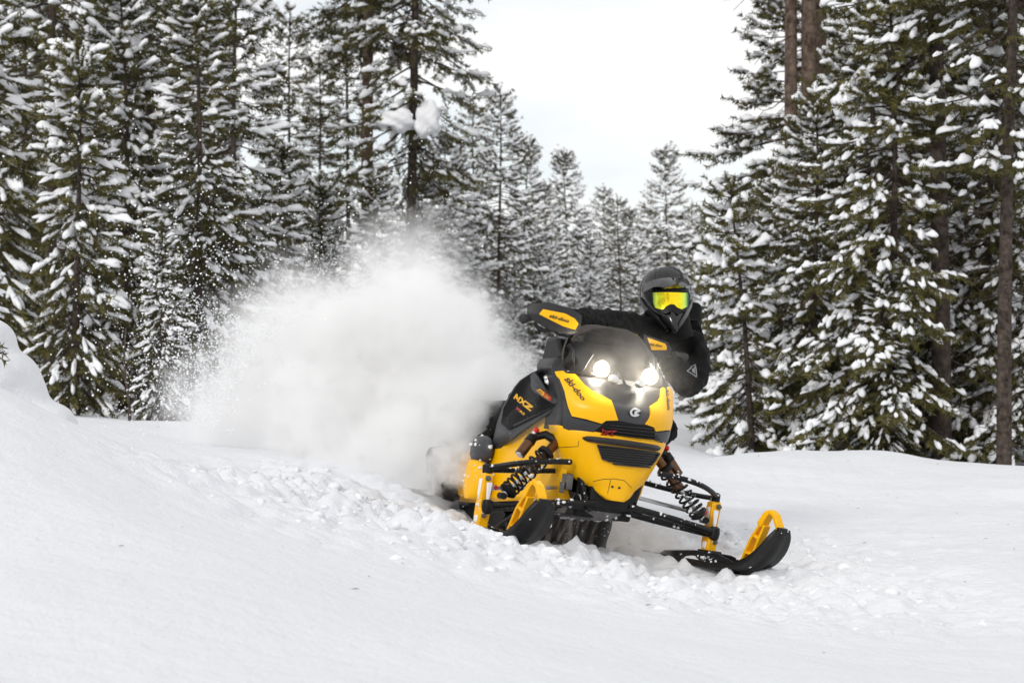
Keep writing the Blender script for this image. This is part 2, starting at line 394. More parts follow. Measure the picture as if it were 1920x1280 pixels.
    big = np.where(r.random(m) < .14, r.uniform(1.25, 1.7, m), r.uniform(.6, 1.15, m))
    so = org[kk] + np.array([0, 0, .016]) - ex[kk] * .02 + ez[kk] * .012
    pV, pF = stamp(pt, pf, w2, so, ex[kk], ey[kk], ez[kk] * .4 + upv * .6, ln[kk] * 1.02 * np.minimum(big, 1.25), padw * big, padh * big)
    P4 = [(pV, pF)]
    for q in range(int(lumps)):                          # heavier lumps where snow bridges several shoots
        c = org[r.integers(0, n)]; s = r.uniform(.06, .12)
        v = pt[r.integers(0, 8)] * np.array([s * 1.5, s * 1.3, s]) - np.array([.5 * s, 0, 0]); a = r.random() * 6.28
        v = v @ np.array([[math.cos(a), math.sin(a), 0], [-math.sin(a), math.cos(a), 0], [0, 0, 1]]) + c + np.array([0, 0, .03])
        P4.append((v, pf))
    pV, pF = join_np(P4)
    lV, lF = join_np(limbs)
    return dict(trunk=mesh_np(name + '_trunk', tv, tf, M[bark]), limbs=mesh_np(name + '_limbs', lV, lF, M[bark]),
                crown=mesh_np(name + '_crown', nV, nF, M['needle_pale' if pale else 'needle'], False), snow=mesh_np(name + '_snow', pV, pF, M['snow_tree']), H=H)
PROTO = {
 'young_a': tree_meshes('young_a', 1, 4.6, .66, clear=.10, tr=.055, whorl=.18, nb=6, lumps=10, droop=.5, down=.62, shoot=.27, spacing=.125, padw=.066, padh=.052, snow=.95, fan=(.2, .6), needle_r=1.15, dead=.3),
 'young_b': tree_meshes('young_b', 2, 5.2, .8, clear=.08, tr=.06, whorl=.19, nb=6, lumps=12, droop=.5, down=.6, shoot=.27, spacing=.13, padw=.066, padh=.052, snow=.9, fan=(.2, .6), needle_r=1.15, dead=.3),
 'young_c': tree_meshes('young_c', 3, 6.5, .85, clear=.16, tr=.07, whorl=.22, nb=6, lumps=12, snow=.75, down=.45, dead=.8, shoot=.25, spacing=.125, droop=.45, fan=(.2, .65), padw=.06, padh=.05, needle_r=1.1),
 'bushy_a': tree_meshes('bushy_a', 4, 6.0, 1.25, clear=.05, tr=.07, whorl=.22, nb=6, lumps=14, bias=(-.75, -.65), padw=.068, padh=.058, shoot=.20, spacing=.105, fan=(.2, .6), needle_r=1.15, down=.62, droop=.4, dead=.3, snow=.92),
 'bushy_b': tree_meshes('bushy_b', 5, 7.2, 1.35, clear=.08, tr=.08, whorl=.25, nb=6, lumps=14, bias=(-.8, -.6), padw=.068, padh=.056, shoot=.20, spacing=.11, fan=(.2, .6), needle_r=1.15, down=.6, droop=.4, snow=.86, dead=.8),
 'leaning': tree_meshes('leaning', 6, 3.5, .62, clear=.06, tr=.042, whorl=.19, nb=5, lumps=8, lean=(-.24, 0), bias=(-.5, -.3), padw=.08, padh=.06, down=.55, droop=.35),
 'tall_a': tree_meshes('tall_a', 7, 12.0, 1.0, clear=.40, tr=.095, whorl=.26, nb=6, spacing=.12, snow=.42, padw=.07, padh=.045, lumps=5, dead=.35, bark='bark_warm', down=.35, taper=.6),
 'tall_b': tree_meshes('tall_b', 8, 12.0, 1.15, clear=.30, tr=.085, whorl=.27, nb=6, spacing=.12, snow=.72, padw=.072, padh=.052, lumps=6, dead=.9, bark='bark', down=.4, taper=.6),
 'far_a': tree_meshes('far_a', 9, 8.0, 1.75, clear=.05, tr=.075, whorl=.3, nb=6, spacing=.15, shoot=.25, small=True, snow=.92, padw=.10, padh=.08, pale=True, needle_r=1.3, lumps=25, taper=.8),
 'far_b': tree_meshes('far_b', 10, 9.0, 1.6, clear=.06, tr=.08, whorl=.32, nb=6, spacing=.15, shoot=.25, small=True, snow=.82, padw=.095, padh=.07, pale=True, needle_r=1.3, lumps=12, taper=.75),
 'far_c': tree_meshes('far_c', 12, 7.0, 1.8, clear=.03, tr=.07, whorl=.27, nb=6, spacing=.15, shoot=.25, small=True, snow=1.0, padw=.11, padh=.08, pale=True, needle_r=1.3, lumps=30, taper=.7),
 'thin': tree_meshes('thin', 13, 8.0, .95, clear=.15, tr=.06, whorl=.3, nb=5, spacing=.12, shoot=.24, small=True, snow=.45, padw=.07, padh=.05, needle_r=1.2, taper=.7),
}
used_tree = {}
def pine(proto, px, y, label, top=None, scale=None, rz=None, group='snow laden pines beside the trail', name='pine_tree', tilt=(0, 0), wide=1.0, warm=False, cat='pine tree', parts=True):
    """proto standing where the line of sight of column px meets depth y; top: picture row its tip should reach"""
    P = PROTO[proto]; x = (px - CX) / FPX * y; z = gz(x, y)
    if scale is None:
        scale = 1.0 if top is None else (CAMH + (HOR - top) / FPX * y - z) / P['H']
    t = empty(name, (x, y, z - .03))
    k = used_tree.get(proto, 0); used_tree[proto] = k + 1
    if rz is None: rz = (k * 2.4 + px * .013) % 6.28 if 'bushy' not in proto and proto != 'leaning' else random.uniform(-.35, .35)
    t.rotation_euler = (tilt[0], tilt[1], rz); t.scale = (scale * wide, scale * wide, scale)
    for part, nm in (('trunk', 'trunk'), ('limbs', 'limb_wood'), ('crown', 'crown'), ('snow', 'snow_cover')):
        c = bpy.data.objects.new(nm, P[part]); C.objects.link(c); c.parent = t
        if part in ('limbs', 'crown', 'snow'): c['kind'] = 'stuff'
    tag(t, label, cat, group)
    return t
GL, GC, GR = 'snowy pines left of the trail', 'pines at the far bend of the trail', 'snowy pines right of the trail'
# left edge, front row
pine('young_a', 142, 18.5, 'slender young pine with heavy drooping snow pads nearest the left bank, dark stem bare below', top=78, group=GL)
pine('young_b', 232, 21.5, 'second young pine from the left, its right boughs sloping under long snow pads', top=-40, group=GL)
pine('young_c', 368, 20.5, 'dark straight-stemmed young pine behind the flying snow, left of the spray', top=-70, group=GL)
pine('young_c', 442, 24, 'tall young pine at the right end of the left wood, against the sky', top=-120, group=GL)
pine('tall_b', 92, 24, 'thick-trunked dark pine behind the front row at the upper left', scale=.9, group=GL)
pine('young_a', -62, 12.5, 'near small pine whose pale green snowy boughs poke in at the left edge', top=330, group=GL)
pine('young_b', -25, 20, 'snowy pine cut by the left edge of the picture', top=-150, group=GL)
pine('tall_b', 285, 27, 'dark tall pine in the second row between two snowy young pines', scale=.95, group=GL)
pine('young_c', 40, 27, 'pine with sky showing through its boughs at the far left', top=-150, group=GL)
pine('young_a', 300, 17.0, 'short snowy pine low behind the dead sapling', top=430, group=GL)
pine('young_b', 520, 27, 'snowy pine just left of the thin pointed one, low behind the spray', top=270, group=GL)
# between the left wood and the gap
pine('thin', 543, 34, 'thin pointed pine standing out against the sky right of the left wood', top=12, group=GL)
pine('thin', 598, 33, 'snow striped pine with a narrow top between the thin pointed pine and the bare trunk', top=92, wide=1.15, group=GL)
pine('thin', 652, 36, 'dark thin pine close left of the tall bare trunk', top=-80, group=GL)
pine('tall_a', 694, 30, 'tall pine with a straight bare grey trunk rising out of the picture above the spray', scale=1.25, group=GL)
t13 = pine('tall_b', 768, 29, 'tall dark pine with two big snow lumps hugging its trunk above the spray', scale=1.05, group=GL)
pine('young_b', 700, 27, 'snowy pine crowding the foot of the bare trunk behind the spray', top=330, group=GL)
pine('young_b', 600, 28, 'wide snowy pine behind the upper left of the spray', top=345, group=GL)
pine('far_c', 830, 34, 'snowy pine right behind the top of the spray', top=250, group=GL)
pine('young_b', 790, 30, 'low snowy pine under the pine with the snow lumps', top=330, group=GL)
# centre, far bend
pine('far_b', 936, 40, 'tallest pine of the far bend, forked tip, just right of the spray', top=165, group=GC)
pine('thin', 892, 42, 'slim pale pine left of the tallest pine at the far bend', top=190, group=GC)
pine('far_a', 985, 43, 'snowy pine leaning on the right side of the tallest far pine', top=270, group=GC)
pine('far_a', 1060, 52, 'broad brownish-topped pine in the middle of the far bend', top=285, group=GC)
pine('far_b', 1136, 56, 'small pointed pine in the gap right of the brownish-topped one', top=350, group=GC)
pine('thin', 1163, 48, 'slim pine with a visible dark stem left of the helmet', top=368, group=GC)
pine('far_a', 1252, 55, 'broad pointed pine rising behind the helmet', top=278, group=GC)
pine('far_b', 1212, 60, 'lower pine on the left shoulder of the one behind the helmet', top=375, group=GC)
pine('far_b', 1098, 54, 'narrow far pine just right of the broad brownish-topped one', top=392, group=GC)
pine('far_a', 1182, 57, 'far pine filling the gap left of the broad pine behind the helmet', top=392, group=GC)
pine('far_a', 1022, 50, 'far pine in the notch between the tallest far pine and the brownish-topped one', top=345, group=GC)
pine('far_b', 1293, 62, 'pale far pine on the right shoulder of the one behind the helmet', top=380, group=GC)
pine('far_c', 1105, 47, 'low snow covered pine in front of the far gap', top=440, group=GC)
pine('far_c', 1010, 42, 'low snow covered pine above the left handguard', top=430, group=GC)
pine('far_c', 1190, 50, 'low snow covered pine just left of the helmet', top=460, group=GC)
pine('far_c', 920, 44, 'low snow covered pine beside the right edge of the spray', top=400, group=GC)
pine('far_b', 1322, 58, 'pale far pine half hidden by the leaning young pine', top=400, group=GC)
pine('far_c', 1290, 60, 'low far pine showing right of the helmet', top=430, group=GC)
for px, y, tp in ((1075, 36, 560), (965, 34, 545), (1150, 38, 585), (1120, 34, 640)):
    pine('far_c', px, y, {1075: 'snow buried pine sapling above the sleeve of the outstretched arm', 965: 'snow buried pine sapling left of the outstretched glove', 1150: 'lumpy snow buried sapling beside the helmet', 1120: 'lowest snow buried sapling behind the outstretched arm'}[px], top=tp, group=GC, name='pine_sapling', cat='sapling')
# right side
pine('leaning', 1412, 17, 'small leaning pine with snow laden boughs at the front corner of the right wood', top=335, rz=0, group=GR)
pine('bushy_a', 1527, 17.5, 'wide snowy pine behind the small leaning pine, stem showing above the bank', top=170, group=GR)
pine('tall_a', 1490, 24, 'leftmost of the tall bare reddish trunks at the upper right', scale=1.4, wide=.75, rz=2.0, group=GR)
pine('tall_a', 1517, 24.1, 'thicker bare reddish trunk just right of the leftmost one', scale=1.5, wide=.85, rz=4.1, group=GR)
pine('tall_a', 1545, 24.9, 'grey bare trunk close behind the two reddish ones', scale=1.5, wide=.8, group=GR)
pine('bushy_b', 1482, 25.9, 'pine whose dark boughs reach left into the open sky', top=-70, rz=.1, wide=1.3, group=GR)
pine('bushy_b', 1630, 18.5, 'wide pine with big snow lumps in the middle of the right wood', top=-120, group=GR)
pine('tall_b', 1765, 16.6, 'stout straight trunk in the right wood, dead twigs low down', scale=1.0, group=GR)
pine('bushy_b', 1672, 16.4, 'snowy pine with boughs hanging left behind the stout trunk', top=-100, group=GR)
pine('tall_b', 1882, 15.6, 'dark trunk rising from the bank near the right edge of the picture', scale=.72, group=GR, tilt=(0, -.012))
pine('bushy_b', 1800, 18.9, 'broad snowy pine filling the space between the stout trunk and the dark trunk', top=-140, group=GR)
pine('bushy_a', 1855, 17.5, 'snowy pine behind the dark trunk near the right edge', top=-40, group=GR)
pine('bushy_b', 1975, 17.0, 'snowy pine cut by the right edge of the picture', top=-100, group=GR)
pine('tall_b', 1832, 20, 'thin trunk between the stout one and the one near the right edge', scale=.9, group=GR)
pine('bushy_a', 1690, 20, 'snowy pine in the second row behind the stout trunk', top=-60, group=GR)
pine('bushy_a', 1585, 21, 'snowy pine in the second row behind the wide pine', top=40, group=GR)
pine('young_b', 1460, 19, 'low snowy pine filling the gap behind the leaning one', top=330, group=GR)
pine('young_a', 1655, 16.2, 'low young pine whose boughs touch the bank in front of the right wood', top=480, group=GR)
# the wood behind: nothing in the picture tells these apart
rw = random.Random(3)
for k in range(15):
    pine(rw.choice(['far_b', 'young_c', 'tall_b', 'young_c']), -90 + k * 34 + rw.uniform(-15, 15), rw.uniform(30, 42), 'snowy pine deep in the crowded left wood behind the front rows', scale=rw.uniform(.85, 1.15), group='pines deep in the left wood')
for k in range(14):
    pine('far_c', 700 + k * 50 + rw.uniform(-15, 15), rw.uniform(62, 80), 'indistinct snowy pine in the backmost row at the far bend', top=rw.uniform(440, 520), group='backmost pines at the far bend')
for k in range(13):
    pine(rw.choice(['far_a', 'bushy_b', 'bushy_a', 'far_b']), 1640 + k * 34 + rw.uniform(-12, 12), rw.uniform(23, 34), 'snowy pine deep in the crowded right wood behind the front rows', scale=rw.uniform(.85, 1.2), group='pines deep in the right wood')

# snow lumps caught on the two marked pines, as parts of them
def lump_mesh(seed, s):
    bm = bmesh.new(); bmesh.ops.create_icosphere(bm, subdivisions=4, radius=1)
    r = np.random.default_rng(seed); ph = r.random((6, 3)) * 6
    for v in bm.verts:
        p = np.array(v.co); d = 1 + .16 * math.sin(3 * p[0] + ph[0, 0]) * math.sin(2.6 * p[1] + ph[0, 1]) + .10 * math.sin(6 * p[2] + ph[1, 0] + 4 * p[0]) + .05 * math.sin(11 * p[0] + ph[2, 0]) * math.sin(12 * p[2] + ph[2, 1])
        q = p * d
        if q[2] < -.3: q[2] = -.3 + (q[2] + .3) * (.55 + .25 * math.sin(5 * q[0] + ph[3, 0]))
        v.co = q * np.array(s)
    for f in bm.faces: f.smooth = True
    me = bpy.data.meshes.new('snow_lump'); bm.to_mesh(me); bm.free(); me.materials.append(M['snow_tree']); return me
def lump_on(tree, px, py, dy, s, seed):
    y = tree.location.y + dy; p = Vector(((px - CX) / FPX * y, y, CAMH + (HOR - py) / FPX * y))
    o_ = link('snow_lump', lump_mesh(seed, s), tree)
    bpy.context.view_layer.update()
    o_.matrix_world = Matrix.Translation(p)
lump_on(t13, 742, 228, -.95, (.27, .22, .19), 1)
lump_on(t13, 801, 230, -.95, (.22, .2, .29), 2)
bt = [o_ for o_ in C.objects if o_.get('label', '').startswith('wide pine with big snow lumps')][0]
lump_on(bt, 1592, 200, -1.7, (.16, .13, .21), 3)
lump_on(bt, 1652, 262, -1.5, (.08, .08, .12), 4)
lump_on(bt, 1615, 168, -1.1, (.10, .1, .08), 5)

# dead sapling at the foot of the left wood
y0 = 12.8; x0 = (242 - CX) / FPX * y0; z0 = gz(x0, y0)
s = np.linspace(0, 1, 8)
parts = [tube_np(np.stack([x0 - .03 * s + .012 * np.sin(s * 7), y0 + 0 * s, z0 - .1 + .72 * s], -1), .011 * (1 - .7 * s) + .002, 6)]
t_ = empty('dead_sapling', (x0, y0, z0))
v, f = parts[0]; link('trunk', mesh_np('sapling_trunk', v - np.array([x0, y0, z0]), f, M['bark']), t_)
tw = []
for k in range(9):
    h = .18 + .05 * k; a = rng.random() * 6.28; L = rng.uniform(.08, .2); q = np.linspace(0, 1, 4)
    tw.append(tube_np(np.stack([-.03 * h / .62 + math.cos(a) * L * q, math.sin(a) * L * q, h + L * (.3 * q - .5 * q * q)], -1), .003 * (1 - .8 * q) + .0008, 3))
v, f = join_np(tw); link('twigs', mesh_np('sapling_twigs', v, f, M['bark']), t_)['kind'] = 'stuff'
tag(t_, 'thin dead sapling with bare twigs standing in snow before the left wood', 'sapling')

# rounded snow mound on the left bank, two lobes melted together
bm = bmesh.new(); ym = 7.5
for px, py, rx, ry in ((-34, 772, 124, 126), (-28, 645, 54, 54), (10, 705, 60, 50), (20, 800, 122, 62), (75, 800, 70, 40)):
    q = bmesh.ops.create_icosphere(bm, subdivisions=4, radius=1)
    for v in q['verts']:
        p = v.co; k = 1 + .05 * math.sin(4 * p.x + px) * math.sin(5 * p.z + py)
        v.co = Vector((p.x * rx * k / FPX * ym + (px - 8) / FPX * ym, p.y * .26 * k, p.z * ry * k / FPX * ym + (760 - py) / FPX * ym))
me = bpy.data.meshes.new('snow_mound'); bm.to_mesh(me); bm.free(); me.materials.append(M['snow'])
o = link('snow_mound', me); o.location = ((8 - CX) / FPX * ym, ym, CAMH + (HOR - 760) / FPX * ym)
rm = o.modifiers.new('melt', 'REMESH'); rm.mode = 'VOXEL'; rm.voxel_size = .014; rm.use_smooth_shade = True
sm_ = o.modifiers.new('soft', 'SMOOTH'); sm_.factor = .6; sm_.iterations = 22
tag(o, 'rounded mound of smooth snow on the left bank', None, None, 'structure')
# a green pine tip poking out of the mound
tw = empty('pine_twig', ((-26 - CX) / FPX * 7.2, 7.2, CAMH + (HOR - 655) / FPX * 7.2))
dirs = np.array([(.9, -.2, -.25), (.75, -.4, .1), (.8, .2, -.5), (.6, -.5, -.35)]); dirs /= np.linalg.norm(dirs, axis=1)[:, None]
yv = np.cross([0, 0, 1.], dirs); yv /= np.linalg.norm(yv, axis=1)[:, None]
v, f = stamp(NEED[0], NEED[1], np.array([0, 1, 2, 3]), np.zeros((4, 3)), dirs, yv, np.cross(dirs, yv), np.full(4, .085), np.full(4, .10), np.full(4, .10))
v2, f2 = tube_np([(-.05, .02, .02), (0, 0, 0), (.06, -.015, -.015)], [.005, .004, .002], 5)
link('needles', mesh_np('twig_needles', v, f, M['needle'], False), tw)['kind'] = 'stuff'; link('stem', mesh_np('twig_stem', v2, f2, M['bark']), tw)
tag(tw, 'green pine tip sticking out of the snow mound at the left edge', 'pine twig')
# fallen needles and bark crumbs on the snow
r_ = np.random.default_rng(31); n = 130
xx = r_.uniform(-2.5, 4.5, n); yy = r_.uniform(4.5, 13.5, n); zz = ground(xx, yy); a = r_.random(n) * 6.28; L = r_.uniform(.004, .016, n)
d = np.stack([np.cos(a), np.sin(a), r_.normal(size=n) * .2], -1); e = np.stack([-np.sin(a), np.cos(a), 0 * a], -1) * .0016; c = np.stack([xx, yy, zz + .003], -1)
V = np.stack([c - d * L[:, None] - e, c + d * L[:, None] * .7 - e, c + d * L[:, None], c + e * 1.5 + np.array([0, 0, .002])], 1).reshape(-1, 3)
b4 = np.arange(n)[:, None, None] * 4; F = (np.array([[0, 1, 3], [1, 2, 3], [2, 0, 3], [0, 2, 1]])[None] + b4).reshape(-1, 3)
o = link('fallen_needles', mesh_np('fallen_needles', V, F, M['bark'], False)); tag(o, 'dark pine needles and bark crumbs fallen on the snow', None, None, 'stuff')

# the rest of the clearing: the wood goes on behind and beside the viewer, one mass that shades and mirrors in the bodywork
def mesh_arrays(me):
    v = np.empty(len(me.vertices) * 3, np.float32); me.vertices.foreach_get('co', v); f = np.empty(len(me.loops), np.int32); me.loops.foreach_get('vertex_index', f)
    return v.reshape(-1, 3), f.reshape(-1, len(me.polygons[0].vertices))
cV, cF = mesh_arrays(PROTO['far_c']['crown']); tV, tF = mesh_arrays(PROTO['far_c']['trunk'])
blk = 60; nb_ = len(cV) // blk; r_ = np.random.default_rng(91); parts = []
for k in range(30):
    a = math.radians(-75 - 210 * (k + .5) / 30 + r_.uniform(-3, 3)); R_ = r_.uniform(21, 30)      # arc round the back of the clearing
    x, y = R_ * math.cos(a) * 1.0, 2 + R_ * math.sin(a)
    if y > 8: continue
    keep = r_.permutation(nb_)[:nb_ // 5]; v = cV.reshape(nb_, blk, 3)[keep].astype(float)
    c_ = v.mean(1, keepdims=True); v = c_ + (v - c_) * 2.1
    s_ = r_.uniform(.85, 1.3); ca, sa = math.cos(k * 1.7), math.sin(k * 1.7)
    for vv, ff in ((v.reshape(-1, 3), np.arange(len(keep) * blk).reshape(-1, 3)), (tV, np.concatenate([tF[:, :3], tF[:, [0, 2, 3]]]))):
        w_ = vv * s_; parts.append((np.stack([w_[:, 0] * ca - w_[:, 1] * sa + x, w_[:, 0] * sa + w_[:, 1] * ca + y, w_[:, 2] + gz(x, y)], -1), ff))
v, f = join_np(parts); o = link('surrounding_wood', mesh_np('surrounding_wood', v, f, M['needle'], False)); tag(o, 'dark pine wood closing the clearing behind the viewer', None, None, 'stuff')
print('wood tris', len(f))
# ---------------------------------------------------------------- snowmobile: local axes l (to the right of the picture), f (forward), w (up)
RS = np.array([[0.90319502, 0.41092238, 0.1240224], [0.40707776, -0.91167032, 0.05607963], [-0.13611191, 0.00016408, 0.99069345]])
OS = np.array([0.35527129, 7.8, 0.19902888]); WB = 0.12
def loc(p): return Vector((p[0], -p[1], p[2] + WB))                     # to the root's own axes
SLED = Matrix([[RS[0, 0], -RS[0, 1], RS[0, 2], 0], [RS[1, 0], -RS[1, 1], RS[1, 2], 0], [RS[2, 0], -RS[2, 1], RS[2, 2], 0], [0, 0, 0, 1]])
_o = OS + RS @ np.array([0, 0, -WB])
SLED.translation = Vector(_o)
CAMP = RS.T @ (np.array([0, 0, CAMH]) - OS)
def view_dir(px, py):
    v = np.array([(px - CX) / FPX, 1.0, -(py - CY) / FPX]); c, s = math.cos(PITCH), math.sin(PITCH)
    return RS.T @ np.array([v[0], v[1] * c - v[2] * s, v[1] * s + v[2] * c])
def U(px, py, f=None, l=None, w=None):                                  # measured spot in the photograph -> point on the machine at a known depth
    d = view_dir(px, py); k, val = (1, f) if f is not None else ((0, l) if l is not None else (2, w))
    return CAMP + d * (val - CAMP[k]) / d[k]
def to_world(p): return OS + RS @ np.asarray(p, float)

class MB:
    def __init__(s): s.v = []; s.f = []
    def add(s, v, f):
        o_ = len(s.v); s.v += [tuple(p) for p in v]; s.f += [tuple(i + o_ for i in q) for q in f]; return s
    def tube(s, path, r, n=10, cap=True):
        path = np.array(path, float); k = len(path)
        r = np.full(k, r, float) if np.isscalar(r) else np.array(r, float)
        V, F = tube_np(path, r, n); F = [tuple(q) for q in F]
        if cap: F += [tuple(range(n))[::-1], tuple(range((k - 1) * n, k * n))]
        return s.add(V, F)
    def box(s, a, b):
        x0, y0, z0 = a; x1, y1, z1 = b
        return s.add([(x0, y0, z0), (x1, y0, z0), (x1, y1, z0), (x0, y1, z0), (x0, y0, z1), (x1, y0, z1), (x1, y1, z1), (x0, y1, z1)],
                     [(0, 3, 2, 1), (4, 5, 6, 7), (0, 1, 5, 4), (1, 2, 6, 5), (2, 3, 7, 6), (3, 0, 4, 7)])
    def prism(s, pts, vec):                                             # closed polygon swept by a vector
        n = len(pts); vec = np.array(vec, float); a = [np.array(p, float) for p in pts]
        return s.add(a + [p + vec for p in a], [tuple(range(n))[::-1], tuple(range(n, 2 * n))] + [(i, (i + 1) % n, n + (i + 1) % n, n + i) for i in range(n)])
    def grid(s, rows):
        k = len(rows[0]); o_ = []
        for r in rows: o_ += list(r)
        return s.add(o_, [(j * k + i, j * k + i + 1, (j + 1) * k + i + 1, (j + 1) * k + i) for j in range(len(rows) - 1) for i in range(k - 1)])
    def lathe(s, a, b, prof, n=14):                                     # profile (t along a-b, radius)
        a = np.array(a, float); b = np.array(b, float)
        return s.tube([a + (b - a) * t for t, _ in prof], [max(r, 1e-4) for _, r in prof], n)
    def mirror(s):
        m_ = MB(); m_.v = [(-p[0], p[1], p[2]) for p in s.v]; m_.f = [q[::-1] for q in s.f]; return m_
    def build(s, name, material, parent, smooth_=True, bevel=0, solid=0, ang=38, sub=0, conv=loc, offset=0):
        me = bpy.data.meshes.new(name); me.from_pydata([conv(p) for p in s.v], [], s.f); me.materials.append(material)
        bm = bmesh.new(); bm.from_mesh(me); bmesh.ops.remove_doubles(bm, verts=bm.verts, dist=1e-5); bmesh.ops.recalc_face_normals(bm, faces=bm.faces); bm.to_mesh(me); bm.free()
        me.polygons.foreach_set('use_smooth', [smooth_] * len(me.polygons))
        if smooth_: me.set_sharp_from_angle(angle=math.radians(ang))
        ob = link(name, me, parent)
        if solid: md = ob.modifiers.new('solid', 'SOLIDIFY'); md.thickness = solid; md.offset = offset
        if sub: md = ob.modifiers.new('sub', 'SUBSURF'); md.levels = sub; md.render_levels = sub
        if bevel: md = ob.modifiers.new('bevel', 'BEVEL'); md.width = bevel; md.segments = 2; md.limit_method = 'ANGLE'; md.angle_limit = math.radians(35); md.harden_normals = False
        return ob
def bvh(mb): return BVHTree.FromPolygons([Vector(p) for p in mb.v], mb.f)
def lerp_rows(rows, n):                                                # smooth in-between sections
    rows = np.array(rows, float); t = np.linspace(0, len(rows) - 1, n); out = []
    for x in t:
        i = min(int(x), len(rows) - 2); u = x - i
        p0, p1, p2, p3 = rows[max(i - 1, 0)], rows[i], rows[i + 1], rows[min(i + 2, len(rows) - 1)]
        m1, m2 = (p2 - p0) / 2, (p3 - p1) / 2
        out.append((2 * u ** 3 - 3 * u * u + 1) * p1 + (u ** 3 - 2 * u * u + u) * m1 + (-2 * u ** 3 + 3 * u * u) * p2 + (u ** 3 - u * u) * m2)
    return np.array(out)
def shell(rows, nrow=14, ncol=24, p=2.3, q=1.25, back=0.12, linear=False):
    """front shell of the machine: rows of (w, half width, f at the side edge, f on the centre line)"""
    R_ = np.array(rows, float) if linear else lerp_rows(rows, nrow)
    out = []
    for w_, hw, fe, fc in R_:
        L_ = np.sin(np.linspace(-1, 1, ncol + 1) * math.pi / 2) * hw
        pts = [(x, fe + (fc - fe) * max(0, 1 - abs(x / hw) ** p) ** (1 / q), w_) for x in L_]
        pts = [(-hw + .008, fe - back, w_)] + pts + [(hw - .008, fe - back, w_)]
        out.append(pts)
    return MB().grid(out)
def patch(outline, surf, off=0.006, thick=0.006, step=None, mirror=False, px=True, depth_f=0.0):
    """panel cut to an outline and laid on a surface of the machine, with its own thickness"""
    P2 = [np.array(a[:2], float) for a in outline]; ed = []
    for a, b in zip(P2, P2[1:] + P2[:1]):
        k = max(1, int(np.linalg.norm(b - a) / (step or 6)))
        ed += [a + (b - a) * i / k for i in range(k)]
    n = len(ed); xs = np.array(ed); st = step or 6
    ins = [np.array([x, y]) for x in np.arange(xs[:, 0].min() + st / 2, xs[:, 0].max(), st) for y in np.arange(xs[:, 1].min() + st / 2, xs[:, 1].max(), st)]
    vs, es, fs, *_ = delaunay_2d_cdt([Vector(p) for p in ed + ins], [(i, (i + 1) % n) for i in range(n)], [], 1, 1e-4)
    used = sorted({i for f in fs for i in f}); rem = {a: i for i, a in enumerate(used)}
    fs = [tuple(rem[i] for i in f) for f in fs]
    top = []; nrm = []
    for i in used:
        d = view_dir(*vs[i]); h = surf.ray_cast(Vector(CAMP), Vector(d).normalized())
        if h[0] is None:
            f0 = U(vs[i][0], vs[i][1], f=depth_f); h = surf.find_nearest(Vector(f0)); pt, nn = h[0], h[1]
        else: pt, nn = h[0], h[1]
        nn = nn if nn.dot(Vector(d)) < 0 else -nn
        top.append(np.array(pt)); nrm.append(np.array(nn))
    nbr = [[] for _ in used]
    for f in fs:
        for a in f: nbr[a] += [b for b in f if b != a]
    nn2 = [nrm[i] + sum((nrm[j] for j in nbr[i]), np.zeros(3)) for i in range(len(used))]
    nn2 = [a / np.linalg.norm(a) for a in nn2]
    A = [p + a * off for p, a in zip(top, nn2)]; B = [p + a * (off - thick) for p, a in zip(top, nn2)]
    k = len(used); cnt = {}
    for f in fs:
        for a, b in zip(f, f[1:] + f[:1]): cnt[(a, b)] = 1
    side = [(a, b, k + b, k + a) for (a, b) in cnt if (b, a) not in cnt]
    m_ = MB().add(A + B, fs + [tuple(i + k for i in f[::-1]) for f in fs] + side)
    return m_.mirror() if mirror else m_
def text_on(body, quad, surf, off=0.003, shear=0.0, bold=0.0, depth_f=0.0, flip=False):
    """lettering as thin raised print: quad = four picture corners (bottom left, bottom right, top right, top left)"""
    cu = bpy.data.curves.new('lettering', 'FONT'); cu.body = body; cu.shear = shear; cu.offset = bold; cu.resolution_u = 3
    ob = bpy.data.objects.new('lettering', cu); C.objects.link(ob); bpy.context.view_layer.update()
    me = ob.evaluated_get(bpy.context.evaluated_depsgraph_get()).to_mesh()
    V = np.array([v.co[:2] for v in me.vertices]); F = [tuple(p.vertices) for p in me.polygons]
    ob.evaluated_get(bpy.context.evaluated_depsgraph_get()).to_mesh_clear()
    bpy.data.objects.remove(ob); bpy.data.curves.remove(cu)
    lo, hi = V.min(0), V.max(0); uv = (V - lo) / (hi - lo); q = [np.array(a, float) for a in quad]; out = []
    for u, v in uv:
        p = (q[0] * (1 - u) + q[1] * u) * (1 - v) + (q[3] * (1 - u) + q[2] * u) * v
        d = view_dir(*p); h = surf.ray_cast(Vector(CAMP), Vector(d).normalized())
        if h[0] is None: h = surf.find_nearest(Vector(U(p[0], p[1], f=depth_f)))
        n_ = h[1] if h[1].dot(Vector(d)) < 0 else -h[1]
        out.append(np.array(h[0]) + np.array(n_) * off)
    return MB().add(out, F)
def print_on(polys, surf, off=0.003, thick=0.0012, depth_f=0.0, step=5):
    m_ = MB()
    for p in polys:
        q = patch(p, surf, off, thick, step=step, depth_f=depth_f); m_.add(q.v, q.f)
    return m_

sm = empty('snowmobile'); sm.matrix_world = SLED
tag(sm, 'yellow and black snowmobile with both headlights lit, carving through the snow', 'snowmobile')

